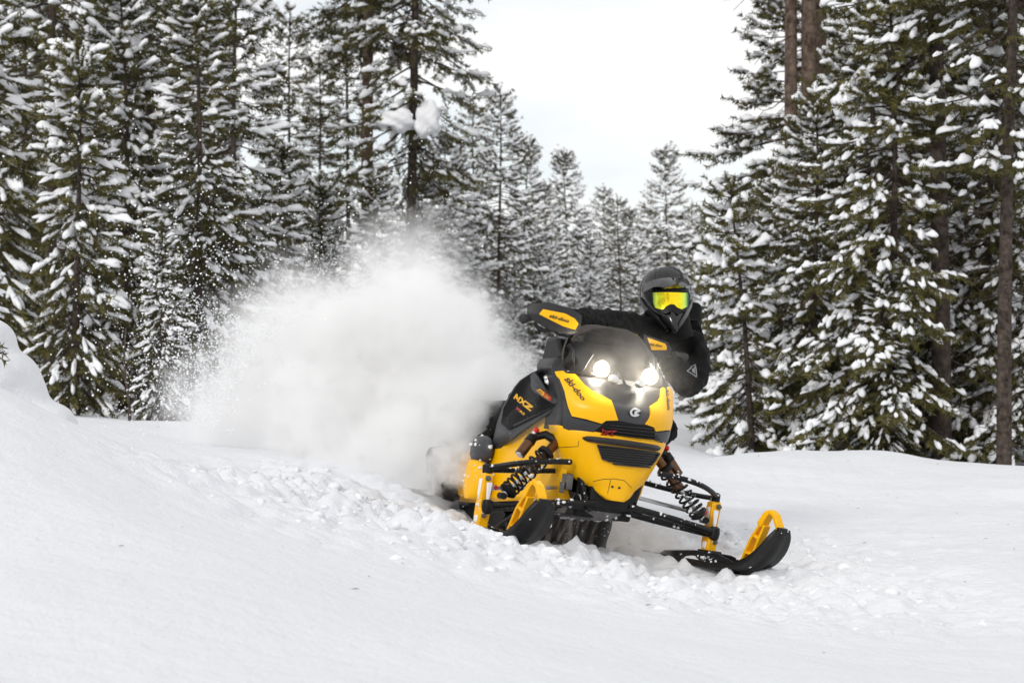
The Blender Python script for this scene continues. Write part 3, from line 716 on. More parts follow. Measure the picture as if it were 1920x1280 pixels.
# --- front shells
nose_rows = [(.372, .250, .015, .140), (.352, .246, .020, .150), (.325, .240, .016, .152), (.290, .228, .005, .152), (.245, .208, .000, .150), (.205, .187, .000, .146),
             (.180, .162, .012, .143), (.163, .134, .038, .141), (.148, .105, .066, .139), (.132, .084, .090, .138), (.115, .062, .110, .137), (.100, .034, .124, .136)]
nose = shell(nose_rows, 30, 30, p=2.6, q=1.35, back=.10)
NOSE = bvh(nose)
nc = nose.build('nose_cowl', M['yellow'], sm, solid=.006, offset=-1, ang=30)
hood_rows = [(.356, .243, .020, .140), (.385, .247, .030, .158), (.420, .247, .034, .170), (.456, .250, .030, .172), (.492, .256, .018, .140), (.530, .262, .000, .100), (.570, .272, -.030, .060), (.600, .272, -.055, .028), (.625, .262, -.075, .006), (.645, .245, -.09, -.012)]
hood = shell(hood_rows, 26, 34, p=2.3, q=1.3, back=.16)
HOOD = bvh(hood)
hood.build('hood_shell', M['charcoal'], sm, solid=.005, offset=-1, ang=30)

# yellow hood panels: the left one, its mirror image on the other side
pan = [(1041, 699), (1056, 698), (1062, 703), (1078, 704), (1096, 724), (1110, 735), (1128, 744), (1145, 753.5), (1152, 770), (1158.5, 787), (1136, 787.5), (1128, 793), (1100, 785), (1074, 780), (1067, 763), (1060, 735), (1050, 712), (1044, 706)]
pl = patch(pan, HOOD, .011, .012, step=5)
h1 = pl.build('hood_panel', M['yellow'], sm, ang=25, bevel=.002)
pl.mirror().build('hood_panel', M['yellow'], sm, ang=25, bevel=.002)
PANL = bvh(pl); PANR = bvh(pl.mirror())
text_on('ski-doo', [(1057, 711), (1091, 751), (1101, 748), (1070, 706)], PANL, .0015, bold=.03).build('hood_lettering', M['dark_print'], sm, False)
text_on('ski-doo', [(1247, 727), (1251, 770), (1257, 766), (1253, 727)], PANR, .0015, bold=.03, depth_f=.0).build('hood_lettering', M['dark_print'], sm, False)
# crease line between the flat and the dropped part of each panel is in the shell; dark corner blocks below the panels
blk = patch([(1057, 752), (1060, 748), (1066, 765), (1073, 782), (1128, 795), (1137, 789.5), (1108, 812), (1074, 808), (1057, 801)], HOOD, .007, .008, step=6)
blk.build('corner_block', M['grey_panel'], sm, ang=25, bevel=.002); blk.mirror().build('corner_block', M['grey_panel'], sm, ang=25, bevel=.002)
# centre strip with the round badge
patch([(1147, 754), (1180, 760.5), (1217, 761), (1218, 797), (1190, 794), (1160, 788)], HOOD, .003, .004, step=6).build('hood_centre_strip', M['grey_panel'], sm, ang=25)
def ring(cx, cy, rx, ry, n=26, a0=0, a1=6.2832, rot=0.0):
    return [(cx + rx * math.cos(a) * math.cos(rot) - ry * math.sin(a) * math.sin(rot), cy + rx * math.cos(a) * math.sin(rot) + ry * math.sin(a) * math.cos(rot)) for a in np.linspace(a0, a1, n, endpoint=(a1 - a0 < 6.28))]
bd = patch(ring(1188.5, 774.3, 11, 7.6, rot=.15), HOOD, .009, .006, step=3).build('badge', M['black'], sm, ang=30)
def arc_band(cx, cy, r0, r1, a0, a1, sq=.69, n=14):
    o_ = [(cx + r1 * math.cos(a), cy + sq * r1 * math.sin(a)) for a in np.linspace(a0, a1, n)]
    return o_ + [(cx + r0 * math.cos(a), cy + sq * r0 * math.sin(a)) for a in np.linspace(a1, a0, n)]
bp = print_on([arc_band(1188.5, 774.3, 5.6, 9.8, .55, 5.4), [(1188, 772.5), (1196, 769.5), (1199, 772.5), (1193, 775.5), (1190, 779.5), (1186.5, 777)]], HOOD, .0105, .001, step=2)
bp.build('badge_emblem', M['silver'], bd, False)
# upper grille with ribs and the red mark
gr = patch([(1109, 812), (1139, 789.5), (1160, 789.5), (1190, 795), (1218, 798.5), (1234, 803), (1247, 829), (1190, 820), (1150, 815)], HOOD, .004, .004, step=6).build('upper_grille', M['black'], sm, ang=25)
for k in range(6):
    y = 794.5 + k * 4.6; xa = 1138 - k * 5.2; xb = 1222 + k * 4.2; sl = (xb - xa) * .105
    xa += 6; sl = (xb - xa) * .115 - 2 * (k < 2)
    p_ = patch([(xa, y), ((xa + xb) / 2, y + sl * .52), (xb, y + sl), (xb, y + sl + 1.7), ((xa + xb) / 2, y + sl * .52 + 1.7), (xa, y + 1.7)], HOOD, .010, .009, step=8)
    p_.build('grille_rib', M['charcoal'], gr, ang=25)
def strokes(lines, wd):
    out = []
    for (a, b) in lines:
        a = np.array(a, float); b = np.array(b, float); d = (b - a) / np.linalg.norm(b - a); n_ = np.array([-d[1], d[0]]) * wd / 2
        out.append([a + n_, b + n_, b - n_, a - n_])
    return out
print_on(strokes([((1129, 801), (1134, 806)), ((1134, 806), (1154.5, 804.5)), ((1154.5, 804.5), (1146, 808.5)), ((1146, 808.5), (1148, 814)), ((1148, 814), (1138, 811)), ((1138, 811), (1125, 813.5)), ((1125, 813.5), (1130, 807)), ((1130, 807), (1129, 801)), ((1132, 810), (1148, 804.5))], 1.5), HOOD, .0125, .001, step=3).build('x_emblem', M['red_print'], gr, False)

# bumper strip across the nose
rows = []
for t in np.linspace(0, 1, 26):
    x = -.178 + .356 * t; e = abs(x) / .178
    f0 = np.interp(abs(x), [0, .06, .12, .16, .178], [.176, .172, .155, .132, .112]); tk = .013 if e < .9 else .010 * (1 - e) / .1 + .003
    up_ = .336 - .002 * e
    rows.append([(x, f0 - .03, up_ + tk * .9), (x, f0, up_ + tk * .55), (x, f0 + .006, up_ - tk * .2), (x, f0 - .002, up_ - tk * 1.0), (x, f0 - .03, up_ - tk * 1.3)])
bs = MB().grid([[r[j] for r in rows] for j in range(5)])
bs.build('bumper_strip', M['charcoal'], sm, ang=25)
# lower grille
lg_px = [(1120, 834), (1180, 841), (1233, 848), (1226, 860), (1217.5, 871), (1196, 873), (1174, 872), (1150, 866), (1129, 860)]
lg = patch(lg_px, NOSE, .004, .005, step=6).build('lower_grille', M['black'], sm, ang=25)
fr = strokes(list(zip(lg_px, lg_px[1:] + lg_px[:1])), 2.2)
print_on(fr, NOSE, .012, .012, step=6).build('grille_frame', M['charcoal'], lg, ang=25)
for k in range(7):
    y0_ = 839.0 + k * 4.5; xa = 1122 + k * 1.4 + (k > 4) * (k - 4) * 9; xb = 1229 - k * 1.9
    ya = y0_ + (xa - 1120) * .085; yb = y0_ + (xb - 1120) * .085
    p_ = patch([(xa, ya), ((xa + xb) / 2, (ya + yb) / 2 + .6), (xb, yb), (xb, yb + 2.0), ((xa + xb) / 2, (ya + yb) / 2 + 2.7), (xa, ya + 2.0)], NOSE, .010, .008, step=10)
    p_.build('grille_rib', M['charcoal'], lg, ang=25)
# seams and drain holes of the nose
def seam(lines, surf, wd=1.0): return print_on(strokes(lines, wd), surf, .0012, .001, step=5)
seam([((1048, 838.5), (1084, 836.5)), ((1084, 836.5), (1085.5, 826)), ((1112, 902), (1130, 898)), ((1130, 898), (1150, 897)), ((1150, 897), (1170, 900)), ((1170, 900), (1184, 914)), ((1139, 925), (1145, 899))], NOSE, .9).build('panel_seam', M['dark_print'], nc, False)['kind'] = 'stuff'
MBh = print_on([ring(1148, 912, 2.6, 2.3, 12), ring(1161, 914, 2.6, 2.3, 12)], NOSE, .0014, .001, step=2)
MBh.build('drain_hole', M['dark_print'], nc, False)['kind'] = 'stuff'

# --- side panels
SP = lambda a, b, f: U(a, b, f=f)
side_pts = {  # picture measure, depth along the machine
    'a': SP(1020, 690, -.10), 'b': SP(1000, 697, -.19), 'c': SP(976, 712, -.29), 'd': SP(965, 725, -.34), 'e': SP(943, 762, -.46), 'f': SP(932, 795, -.55), 'g': SP(926, 822, -.61),
    'h': SP(917, 849, -.68), 'i': SP(931, 854, -.62), 'j': SP(942, 837, -.55), 'k': SP(956, 808, -.43), 'l': SP(957, 826, -.43), 'm': SP(1000, 795, -.22), 'n': SP(1040, 768, -.05), 'o': SP(1051, 758, -.02), 'p': SP(1050, 747, -.01),
    'q': SP(1032, 738, -.06), 'r': SP(1014, 726, -.12), 's': SP(1007, 700, -.16), 't': SP(1003, 784, -.22), 'u': SP(1048, 757, -.02), 'v': SP(940, 792, -.51), 'x': SP(985, 745, -.28), 'y': SP(1010, 752, -.15)}
ks = list(side_pts); ix = {k: i for i, k in enumerate(ks)}
sf = ['bsr', 'brx', 'bxc', 'cxd', 'dxe', 'exv', 'xkv', 'evf', 'fvg', 'vkg', 'gkj', 'gjh', 'hji', 'kjl', 'xtk', 'xyt', 'xry', 'rqy', 'qpu', 'quy', 'yut', 'klt', 'lmt', 'tmn', 'tnu', 'uno', 'upo', 'abs']
sidep = MB().add([side_pts[k] for k in ks], [tuple(ix[c] for c in q) for q in sf])
for mm in (sidep, sidep.mirror()):
    mm.build('side_panel', M['grey_panel'], sm, ang=12, solid=.006)
SIDE = bvh(sidep)
gl_px = [(999, 699), (1004, 715), (1008, 728), (1030, 744), (1047, 756), (1003, 783), (957, 806), (943, 792), (947, 764), (968, 727), (979, 713)]
gp = patch(gl_px, SIDE, .009, .006, step=7); 
gpo = gp.build('side_graphic', M['gloss'], sm, ang=12); gp.mirror().build('side_graphic', M['gloss'], sm, ang=12)
trim = patch([(1000, 697), (1008, 697), (1014, 726), (1035, 739), (1051, 748), (1051, 757), (1043, 755), (1008, 735), (1002, 727)], SIDE, .014, .008, step=6)
trim.build('side_trim', M['grey_panel'], sm, ang=20, bevel=.0015); trim.mirror().build('side_trim', M['grey_panel'], sm, ang=20, bevel=.0015)
GP = bvh(gp); TR = bvh(trim)
def at_uv(o_, ux, uy): return lambda u, v: (o_[0] + ux[0] * u + uy[0] * v, o_[1] + ux[1] * u + uy[1] * v)
g = at_uv((966, 735), (11.6, 9.0), (-3.4, 10.8))          # along the word, down the word
M_ = [(0.0, 1.0), (0.25, 0), (.45, 0), (.6, .5), (.85, 0), (1.05, 0), (.8, 1.0), (.6, 1.0), (.72, .5), (.55, .85), (.42, .85), (.35, .5), (.22, 1.0)]
X_ = [(1.0, 0), (1.25, 0), (1.42, .3), (1.7, 0), (2.0, 0), (1.58, .5), (1.8, 1.0), (1.55, 1.0), (1.4, .68), (1.1, 1.0), (.8, 1.0), (1.25, .5)]
Z_ = [(1.95, 0), (2.95, 0), (2.9, .25), (2.3, .75), (2.85, .75), (2.8, 1.0), (1.75, 1.0), (1.8, .78), (2.4, .25), (1.9, .25)]
print_on([[g(*p) for p in s_] for s_ in (M_, X_, Z_)], GP, .0015, .001, step=3).build('side_lettering', M['yellow_print'], gpo, False)
g2 = at_uv((970.5, 762), (4.6, 3.6), (-2, 5))
print_on(strokes([(g2(0, 0), g2(1, 1)), (g2(1.1, 0), g2(-.1, 1)), (g2(0, .5), g2(1.2, .4))], 1.8), GP, .0015, .001, step=3).build('side_mark', M['red_print'], gpo, False)
text_on('RS', [g2(1.3, 1), g2(3.2, 1), g2(3.35, .15), g2(1.5, .15)], GP, .0018, bold=.03).build('side_mark', M['yellow_print'], gpo, False)
bg_ = patch([(1006, 731), (1013, 728), (1035, 744), (1034, 751), (1026, 750)], TR, .0022, .002, step=4, depth_f=-.1)
bg_.build('engine_badge', M['red_print'], sm, ang=30)
patch([(1007, 732), (1013, 729), (1022, 735.5), (1018, 741)], TR, .0036, .0015, step=4, depth_f=-.1).build('engine_badge', M['yellow_print'], sm, ang=30)
text_on('850', [(1008.5, 732.5), (1016.5, 739), (1019.5, 735.5), (1012.5, 730.3)], TR, .004, bold=.02, depth_f=-.1).build('badge_lettering', M['dark_print'], sm, False)
text_on('E-TEC', [(1018, 740.5), (1029, 748.8), (1032.5, 745), (1021.5, 736.6)], TR, .004, bold=.02, depth_f=-.1).build('badge_lettering', M['yellow_print'], sm, False)
# faint grey brush strokes printed in the gloss field
rr = random.Random(5); lines = []
for k in range(26):
    x = rr.uniform(950, 1015); y = rr.uniform(715, 800)
    if 960 < x < 1002 and 733 < y < 775: continue
    inside = y > 700 + (1000 - x) * .45 and y < 806 - (x - 957) * .53 and y > 790 - (x - 943) * 1.9
    if inside:
        a = rr.uniform(.7, 1.9); L = rr.uniform(4, 11); lines.append(((x, y), (x + L * math.cos(a), y + L * math.sin(a))))
print_on(strokes(lines, 1.3), GP, .0012, .0008, step=6).build('side_pattern', M['charcoal'], gpo, False)

# opening between side panel and hood: dark recess with bright machinery
rec = MB().grid([[SP(1006, 694, -.17), SP(1024, 690, -.13), SP(1043, 698, -.09)], [SP(1012, 724, -.16), SP(1030, 722, -.13), SP(1052, 722, -.09)], [SP(1030, 742, -.12), SP(1045, 745, -.1), SP(1060, 745, -.08)], [SP(1050, 760, -.09), SP(1056, 765, -.08), SP(1062, 768, -.07)]])
for mm in (rec, rec.mirror()): mm.build('engine_recess', M['black'], sm, ang=30)
eb = MB()
for (a, b, r) in ((1029, 715, .016), (1034, 711, .012), (1025, 709, .010), (1043, 720, .008), (1031, 721, .010)):
    p = SP(a, b, -.11); eb.lathe(p, p + np.array([-.01, .012, .004]), [(0, r * .6), (.2, r), (.8, r), (1, r * .5)], 8)
eb.build('engine_part', M['silver'], sm)
rimt = MB().tube([SP(1008, 697, -.15), SP(1020, 691, -.10), SP(1033, 691, -.07), SP(1042, 698, -.04)], .005, 6).tube([SP(1033, 691, -.07), SP(1046, 704, -.04), SP(1049, 716, -.03)], .004, 6)
for mm in (rimt, rimt.mirror()): mm.build('panel_rim', M['charcoal'], sm)

# --- lower yellow side pans
def pan_side():
    m_ = MB()
    A = [(-.205, .02, .45), (-.215, -.12, .44), (-.222, -.34, .36), (-.228, -.55, .26), (-.235, -.95, .22)]
    B = [(-.195, .02, .30), (-.205, -.12, .28), (-.215, -.34, .22), (-.225, -.55, .17), (-.245, -.95, .15)]
    D = [(-.17, .00, .14), (-.185, -.12, .10), (-.20, -.34, .07), (-.23, -.55, .05), (-.25, -.95, .04)]
    E_ = [(-.14, .00, .07), (-.16, -.12, .045), (-.18, -.34, .03), (-.21, -.55, .02), (-.22, -.95, .01)]
    return m_.grid([A, B, D, E_])
ps = pan_side()
ps.build('side_pan', M['yellow'], sm, ang=8, solid=.006); ps.mirror().build('side_pan', M['yellow'], sm, ang=8, solid=.006)
# footwell guard seen behind the side panel
fg = lerp_rows([(.0, .02), (.010, .060), (.05, .085), (.10, .082), (.145, .058), (.165, .015)], 12)
rows = []
for h_, rad in fg:
    rows.append([(-.262 - .055 * math.sin(a) - .0, -.665 - rad * math.cos(a) * 1.25, h_ + .03) for a in np.linspace(0, math.pi, 9)])
MB().grid(rows).build('footwell_guard', M['yellow'], sm, ang=40, solid=.006); m_ = MB().grid(rows); m_.mirror().build('footwell_guard', M['yellow'], sm, ang=40, solid=.006)
cp = MB()
rows = []
for h_, rad in lerp_rows([(.185, .045), (.205, .075), (.24, .09), (.28, .08), (.30, .045), (.305, .005)], 12):
    rows.append([(-.25 - .9 * rad * math.sin(a) * .5, -.70 - rad * math.cos(a) * 1.1, h_) for a in np.linspace(-.3, math.pi + .3, 10)])
cp.grid(rows); cp.build('knee_guard', M['grey_panel'], sm, ang=50, solid=.006); cp.mirror().build('knee_guard', M['grey_panel'], sm, ang=50, solid=.006)

# --- chassis, tunnel, seat, track
ch = MB().box((-.13, -.62, .02), (.13, .02, .40)); ch.box((-.10, -.1, .06), (.10, .09, .20)); ch.build('chassis', M['black'], sm, bevel=.01)
bl = MB().grid([[(-.16, -.02, .12), (-.08, .06, .10), (0, .085, .09), (.08, .06, .10), (.16, -.02, .12)], [(-.15, -.1, .03), (-.08, .0, .02), (0, .02, .015), (.08, .0, .02), (.15, -.1, .03)], [(-.15, -.5, .0), (-.08, -.5, -.005), (0, -.5, -.005), (.08, -.5, -.005), (.15, -.5, .0)]])
bl.build('belly_plate', M['darkmetal'], sm, solid=.004, ang=20)
tn = MB(); sec = [(-.19, .03), (-.19, .26), (-.16, .29), (.16, .29), (.19, .26), (.19, .03)]
tn.grid([[(a, f_, b) for a, b in sec] for f_ in (-.58, -1.2, -2.1)]); tn.build('tunnel', M['black'], sm, solid=.004, ang=25)
for s_ in (-1, 1):
    MB().box((s_ * .19 if s_ > 0 else -.32, -1.75, .018), (.32 if s_ > 0 else -.19, -.95, .034)).build('running_board', M['darkmetal'], sm, bevel=.004)
st = MB(); rows = []
for f_, hw, z1 in ((-.62, .07, .46), (-.75, .12, .49), (-1.1, .15, .47), (-1.4, .16, .49), (-1.62, .14, .47), (-1.68, .10, .40)):
    rows.append([(-hw, f_, .285), (-hw, f_, z1 - .05), (-hw * .7, f_, z1), (0, f_, z1 + .012), (hw * .7, f_, z1), (hw, f_, z1 - .05), (hw, f_, .285)])
st.grid(rows); st.build('seat', M['cloth'], sm, sub=1, ang=60)
MB().tube([(-.17, -1.95, .27), (-.17, -2.18, .33), (0, -2.22, .34), (.17, -2.18, .33), (.17, -1.95, .27)], .014, 8).build('rear_bumper', M['steel_black'], sm)
# track: closed belt round drive wheel and skid, with moulded lugs
prof = []
for a in np.linspace(math.pi * .62, -math.pi * .5, 9): prof.append((-.46 + .10 * math.cos(a), .105 + .10 * math.sin(a)))
prof = [(-.46 + .115 * math.cos(a), .10 + .115 * math.sin(a)) for a in np.linspace(2.0, -.9, 9)]
prof += [(-.62, -.085), (-.8, -.11), (-1.2, -.11), (-1.6, -.11), (-1.95, -.105)]
prof += [(-1.98 + .10 * math.cos(a), -.005 + .10 * math.sin(a)) for a in np.linspace(-1.6, -4.6, 9)]
prof += [(-1.6, .10), (-1.1, .12), (-.7, .17)]
PR = np.array(prof + prof[:1]); seg = np.r_[0, np.cumsum(np.linalg.norm(np.diff(PR, axis=0), axis=1))]
tkm = MB(); t_ = np.linspace(0, seg[-1], 90)
fx = np.interp(t_, seg, PR[:, 0]); wz = np.interp(t_, seg, PR[:, 1])
tkm.grid([[(-.19, a, b), (0, a, b), (.19, a, b)] for a, b in zip(fx, wz)])
trk = tkm.build('track', M['rubber'], sm, solid=.012, ang=40)
lug = MB()
for k in range(88):
    d = np.array([fx[k + 1] - fx[k], wz[k + 1] - wz[k]]); d /= np.linalg.norm(d); n_ = np.array([-d[1], d[0]]); c_ = np.array([fx[k], wz[k]])
    if np.dot(n_, c_ - np.array([-1.2, 0.0])) < 0 and abs(d[1]) < .5 and False: n_ = -n_
    for x0_, x1_ in (((-.185, -.07), (.07, .185)) if k % 2 else ((-.12, .12),)):
        q = [c_ - d * .009 + n_ * .004, c_ + d * .009 + n_ * .004, c_ + d * .004 + n_ * .045, c_ - d * .004 + n_ * .045]
        lug.prism([(x0_, *p) for p in q], (x1_ - x0_, 0, 0))
lug.build('track_lugs', M['rubber'], trk)['kind'] = 'stuff'
MB().prism([(-.17, -.62, -.08), (-.17, -.55, -.02), (-.17, -.7, .06), (-.17, -1.9, .06), (-.17, -1.95, -.07)], (.34, 0, 0)).build('track_skid', M['black'], sm)
# snow caked flap hanging before the track
fm = bpy.data.materials.new('snow_caked_rubber'); fm.use_nodes = True; t = fm.node_tree; b = t.nodes['Principled BSDF']; b.inputs['Roughness'].default_value = .8
g = N(t, 'ShaderNodeTexCoord'); mpp = N(t, 'ShaderNodeMapping'); mpp.inputs['Scale'].default_value = (26, 4, 5); t.links.new(g.outputs['Object'], mpp.inputs[0])
n = N(t, 'ShaderNodeTexNoise', Scale=1.0, Detail=5.0, Roughness=.65); t.links.new(mpp.outputs[0], n.inputs['Vector'])
r = ramp(t, n.outputs[0], [(.40, (.018, .016, .015)), (.52, (.07, .06, .052)), (.62, (.30, .27, .25)), (.75, (.6, .57, .55))]); t.links.new(r.outputs[0], b.inputs['Base Color'])
rows = []
for j, w_ in enumerate(np.linspace(.03, -.115, 9)):
    rows.append([(x, -.27 - .35 * (.03 - w_) + .012 * math.sin(x * 38) * j / 8 + .006 * math.sin(x * 90 + j), w_ - (.014 * math.sin(x * 60) if j == 8 else 0)) for x in np.linspace(-.20, .20, 33)])
MB().grid(rows).build('snow_flap', fm, sm, solid=.006)

# --- suspension and steering; image-left side first, then its mirror
def bend3(a, m, b, n=9):
    a, m, b = map(lambda p: np.array(p, float), (a, m, b)); t = np.linspace(0, 1, n)[:, None]
    return (1 - t) ** 2 * a + 2 * t * (1 - t) * m + t * t * b
for s_ in (-1, 1):
    X = lambda p: (s_ * p[0], p[1], p[2])
    la = MB()
    la.tube([X((.075, .085, .085)), X((.30, .060, .055)), X((.505, .035, .022))], [.013, .0145, .016], 10)
    la.tube([X((.085, -.10, .065)), X((.30, -.03, .035)), X((.500, .018, .012))], [.013, .014, .015], 10)
    la.tube([X((.12, .075, .085)), X((.13, -.06, .065))], .010, 8); la.tube([X((.36, .045, .05)), X((.37, -.008, .035))], .010, 8)
    a_ = la.build('lower_arm', M['steel_black'], sm)
    jb = MB().lathe(X((.519, .033, .045)), X((.517, .035, -.012)), [(0, .012), (.1, .021), (.5, .024), (.9, .020), (1, .010)], 12)
    jb.build('ball_joint', M['black'], a_)
    ua = MB()
    ua.tube(bend3(X((.525, .004, .166)), X((.40, .14, .222)), X((.20, .075, .232)), 11), .0115, 8)
    ua.tube(bend3(X((.525, -.004, .160)), X((.40, -.10, .165)), X((.20, -.06, .190)), 11), .0105, 8)
    a_ = ua.build('upper_arm', M['steel_black'], sm)
    MB().lathe(X((.526, 0, .185)), X((.524, .002, .140)), [(0, .010), (.15, .019), (.85, .019), (1, .011)], 12).build('ball_joint', M['black'], a_)
    MB().tube([X((.515, -.035, .085)), X((.18, -.06, .125))], .0085, 8).build('tie_rod', M['silver'], sm)
    # coil-over shock
    top, bot = np.array(X((.215, -.02, .315))), np.array(X((.462, .035, .062)))
    ax = bot - top; L = np.linalg.norm(ax)
    sh = MB().lathe(top, top + ax * .52, [(0, .013), (.05, .019), (.75, .019), (.8, .023), (1, .023)], 12); so = sh.build('shock_body', M['bronze'], sm)
    MB().lathe(top + ax * .5, bot, [(0, .008), (.85, .008), (.86, .015), (1, .013)], 10).build('shock_shaft', M['silver'], so)
    u_ = ax / L; e1 = np.cross(u_, (0, 1, 0)); e1 /= np.linalg.norm(e1); e2 = np.cross(u_, e1)
    t = np.linspace(0, 1, 140); turns = 8.2
    tt_ = .26 + .64 * t; ph = 2 * math.pi * turns * (.35 * t * t + .65 * t)[::1]
    path = top + ax * tt_[:, None] + .034 * (np.cos(ph)[:, None] * e1 + np.sin(ph)[:, None] * e2)
    MB().tube(path, .0052, 6).build('coil_spring', M['steel_black'], so)
    MB().lathe(top + ax * .885, top + ax * .945, [(0, .036), (.3, .038), (.6, .03), (1, .018)], 14).build('spring_seat', M['black'], so)
    MB().lathe(top + ax * .20, top + ax * .27, [(0, .024), (.3, .036), (1, .036)], 14).build('spring_seat', M['black'], so)
    MB().lathe(bot + np.array([0, -.02, .004]), bot + np.array([0, .02, .004]), [(0, .014), (1, .014)], 10).build('shock_eye', M['black'], so)
    p = bot + np.array(X((.012, -.03, .028))); MB().lathe(p, p + np.array(X((.012, 0, .012))), [(0, .009), (1, .007)], 8).build('adjuster_knob', M['red'], so)
    # remote reservoir with red knob
    r0, r1 = np.array(X((.31, -.075, .312))), np.array(X((.368, -.052, .236)))
    d = (r1 - r0) / np.linalg.norm(r1 - r0)
    ro = MB().lathe(r0 + d * .028, r1, [(0, .018), (.04, .0215), (.82, .0215), (.84, .0195), (.88, .0215), (.97, .0215), (1, .018)], 16).build('reservoir', M['bronze'], sm)
    MB().lathe(r1, r1 + d * .004, [(0, .017), (1, .014)], 14).build('reservoir_cap', M['silver'], ro)
    MB().lathe(r0 - d * .012, r0 + d * .03, [(0, .015), (.2, .0215), (.95, .0235), (1, .02)], 16).build('reservoir_head', M['black'], ro)
    MB().tube([r0, r0 + np.array(X((-.05, .01, .018))), top + np.array([0, 0, -.01])], [.017, .018, .020], 10).build('reservoir_bridge', M['black'], ro)
    k0 = r0 + np.array(X((-.004, .006, .022))); kd = np.array(X((-.35, .35, .85)))
    MB().lathe(k0 - kd * .012, k0 + kd * .004, [(0, .011), (1, .010)], 10).build('knob_collar', M['silver'], ro)
    MB().lathe(k0 + kd * .002, k0 + kd * .02, [(0, .010), (.2, .0125), (.8, .0125), (1, .008)], 10).build('adjuster_knob', M['red'], ro)
    # upright (yellow forging with two pockets)
    ol = [(.020, .148), (-.022, .146), (-.030, .115), (-.026, .055), (-.034, .02), (-.036, -.03), (-.024, -.085), (.026, -.085), (.022, -.045), (.032, -.012), (.030, .0), (.014, .012), (.016, .06), (.026, .125)]
    sp = MB().prism([X((.500, f_, w_)) for f_, w_ in ol], X((.044, 0, 0)))
    spo = sp.build('spindle', M['yellow2'], sm, bevel=.006, smooth_=True)
    for hole in ([(.010, .125), (-.016, .122), (-.016, .065), (-.004, .045), (.006, .07)], [(.012, -.022), (-.018, -.02), (-.018, -.048), (.006, -.052)]):
        hp = MB().prism([X((.496, f_, w_)) for f_, w_ in hole], X((.052, 0, 0))); hp.build('packed_snow', M['snow_clod'], spo, bevel=.004)
    fp = MB().prism([X((.507 + .012 * c_, .034, w_)) for c_, w_ in ((0, .112), (1.9, .112), (1.3, .03), (.6, .03))], (0, -.012, 0)); fp.build('packed_snow', M['snow_clod'], spo, bevel=.003)
    for w_ in (.128, -.018):
        MB().lathe(X((.528, .026, w_)), X((.528, .046, w_ - .002)), [(0, .011), (.5, .011), (.55, .006), (1, .006)], 8).build('bolt', M['darkmetal'], spo)
    # ski, turned a little
    ya = math.radians(11); cx_, cf_ = s_ * .512, .02 if s_ > 0 else -.045
    def SKI(x, f_, w_): return (cx_ + x * math.cos(ya) + f_ * math.sin(ya), cf_ - x * math.sin(ya) + f_ * math.cos(ya), w_)
    prof = lerp_rows([(-.46, -.098, .052), (-.36, -.118, .062), (-.10, -.122, .066), (.10, -.122, .070), (.22, -.112, .074), (.31, -.080, .076), (.375, -.025, .070), (.41, .030, .056), (.425, .062, .034)], 34)
    rows = []
    for f_, w_, hw in prof:
        i_ = float(np.interp(f_, [-.46, .15, .3, .42], [1, 1, .85, .35]))
        rows.append([SKI(-hw - .004, f_ - .006 * (f_ > .2), w_ + .024 * i_), SKI(-hw, f_, w_), SKI(-hw * .55, f_, w_ - .004), SKI(-.020, f_, w_ - .006), SKI(-.012, f_ + .002, w_ - .020 * i_), SKI(.012, f_ + .002, w_ - .020 * i_), SKI(.020, f_, w_ - .006), SKI(hw * .55, f_, w_ - .004), SKI(hw, f_, w_), SKI(hw + .004, f_ - .006 * (f_ > .2), w_ + .024 * i_)])
    sk = MB().grid(rows).build('ski', M['ski'], sm, solid=.008, ang=45)
    rb = MB()
    for x_ in (-.034, .034):
        rb.prism([SKI(x_ - .006, f_, w_) for f_, w_ in ((-.30, -.112), (-.24, -.082), (-.05, -.062), (.10, -.064), (.20, -.086), (.24, -.098), (.1, -.118))], tuple(np.array(SKI(.012, 0, 0)) - np.array(SKI(0, 0, 0))))
    rb.build('ski_rib', M['ski'], sk, bevel=.003)
    MB().prism([SKI(-.03, -.055, -.112), SKI(-.03, .055, -.112), SKI(-.026, .045, -.055), SKI(-.026, -.045, -.055)], tuple(np.array(SKI(.058, 0, 0)) - np.array(SKI(0, 0, 0)))).build('ski_saddle', M['ski'], sk, bevel=.004)
    # loop handle: flat strut with two openings rising to the peak, then a bar down to the tip
    def HB(x, f_, w_): return SKI(x, f_, w_)
    dx = np.array(HB(1, 0, 0)) - np.array(HB(0, 0, 0))
    hd = MB()
    outer = [(.225, -.098), (.268, -.02), (.318, .060), (.345, .128), (.372, .136)]
    inner = [(.275, -.085), (.312, -.02), (.345, .05), (.362, .098), (.372, .108)]
    for a in range(4):
        pass
    def bar(pts, wd, th=.013):
        pts = [np.array(p, float) for p in pts]
        for sgn in (1,):
            lo_, hi_ = [], []
            for i, p in enumerate(pts):
                d = pts[min(i + 1, len(pts) - 1)] - pts[max(i - 1, 0)]; d /= np.linalg.norm(d); n_ = np.array([-d[1], d[0]])
                wq = wd[i] if hasattr(wd, '__len__') else wd
                lo_.append(p - n_ * wq / 2); hi_.append(p + n_ * wq / 2)
            for i in range(len(pts) - 1):
                q = [lo_[i], lo_[i + 1], hi_[i + 1], hi_[i]]
                hd.prism([HB(-th, *a) for a in q], tuple(dx * 2 * th))
    bar([(.205, -.105), (.225, -.055), (.262, .025), (.318, .098)], .012, .018)
    bar([(.262, -.098), (.275, -.055), (.298, .005), (.328, .078)], .012, .018)
    bar([(.236, -.04), (.276, -.045)], .012, .016); bar([(.268, .035), (.300, .02)], .014, .016)
    bar([(.300, .075), (.325, .115), (.343, .132)], [.030, .026, .02], .020)
    bar([(.330, .128), (.352, .134), (.375, .122), (.400, .082), (.418, .045)], [.018, .018, .018, .017, .016], .018)
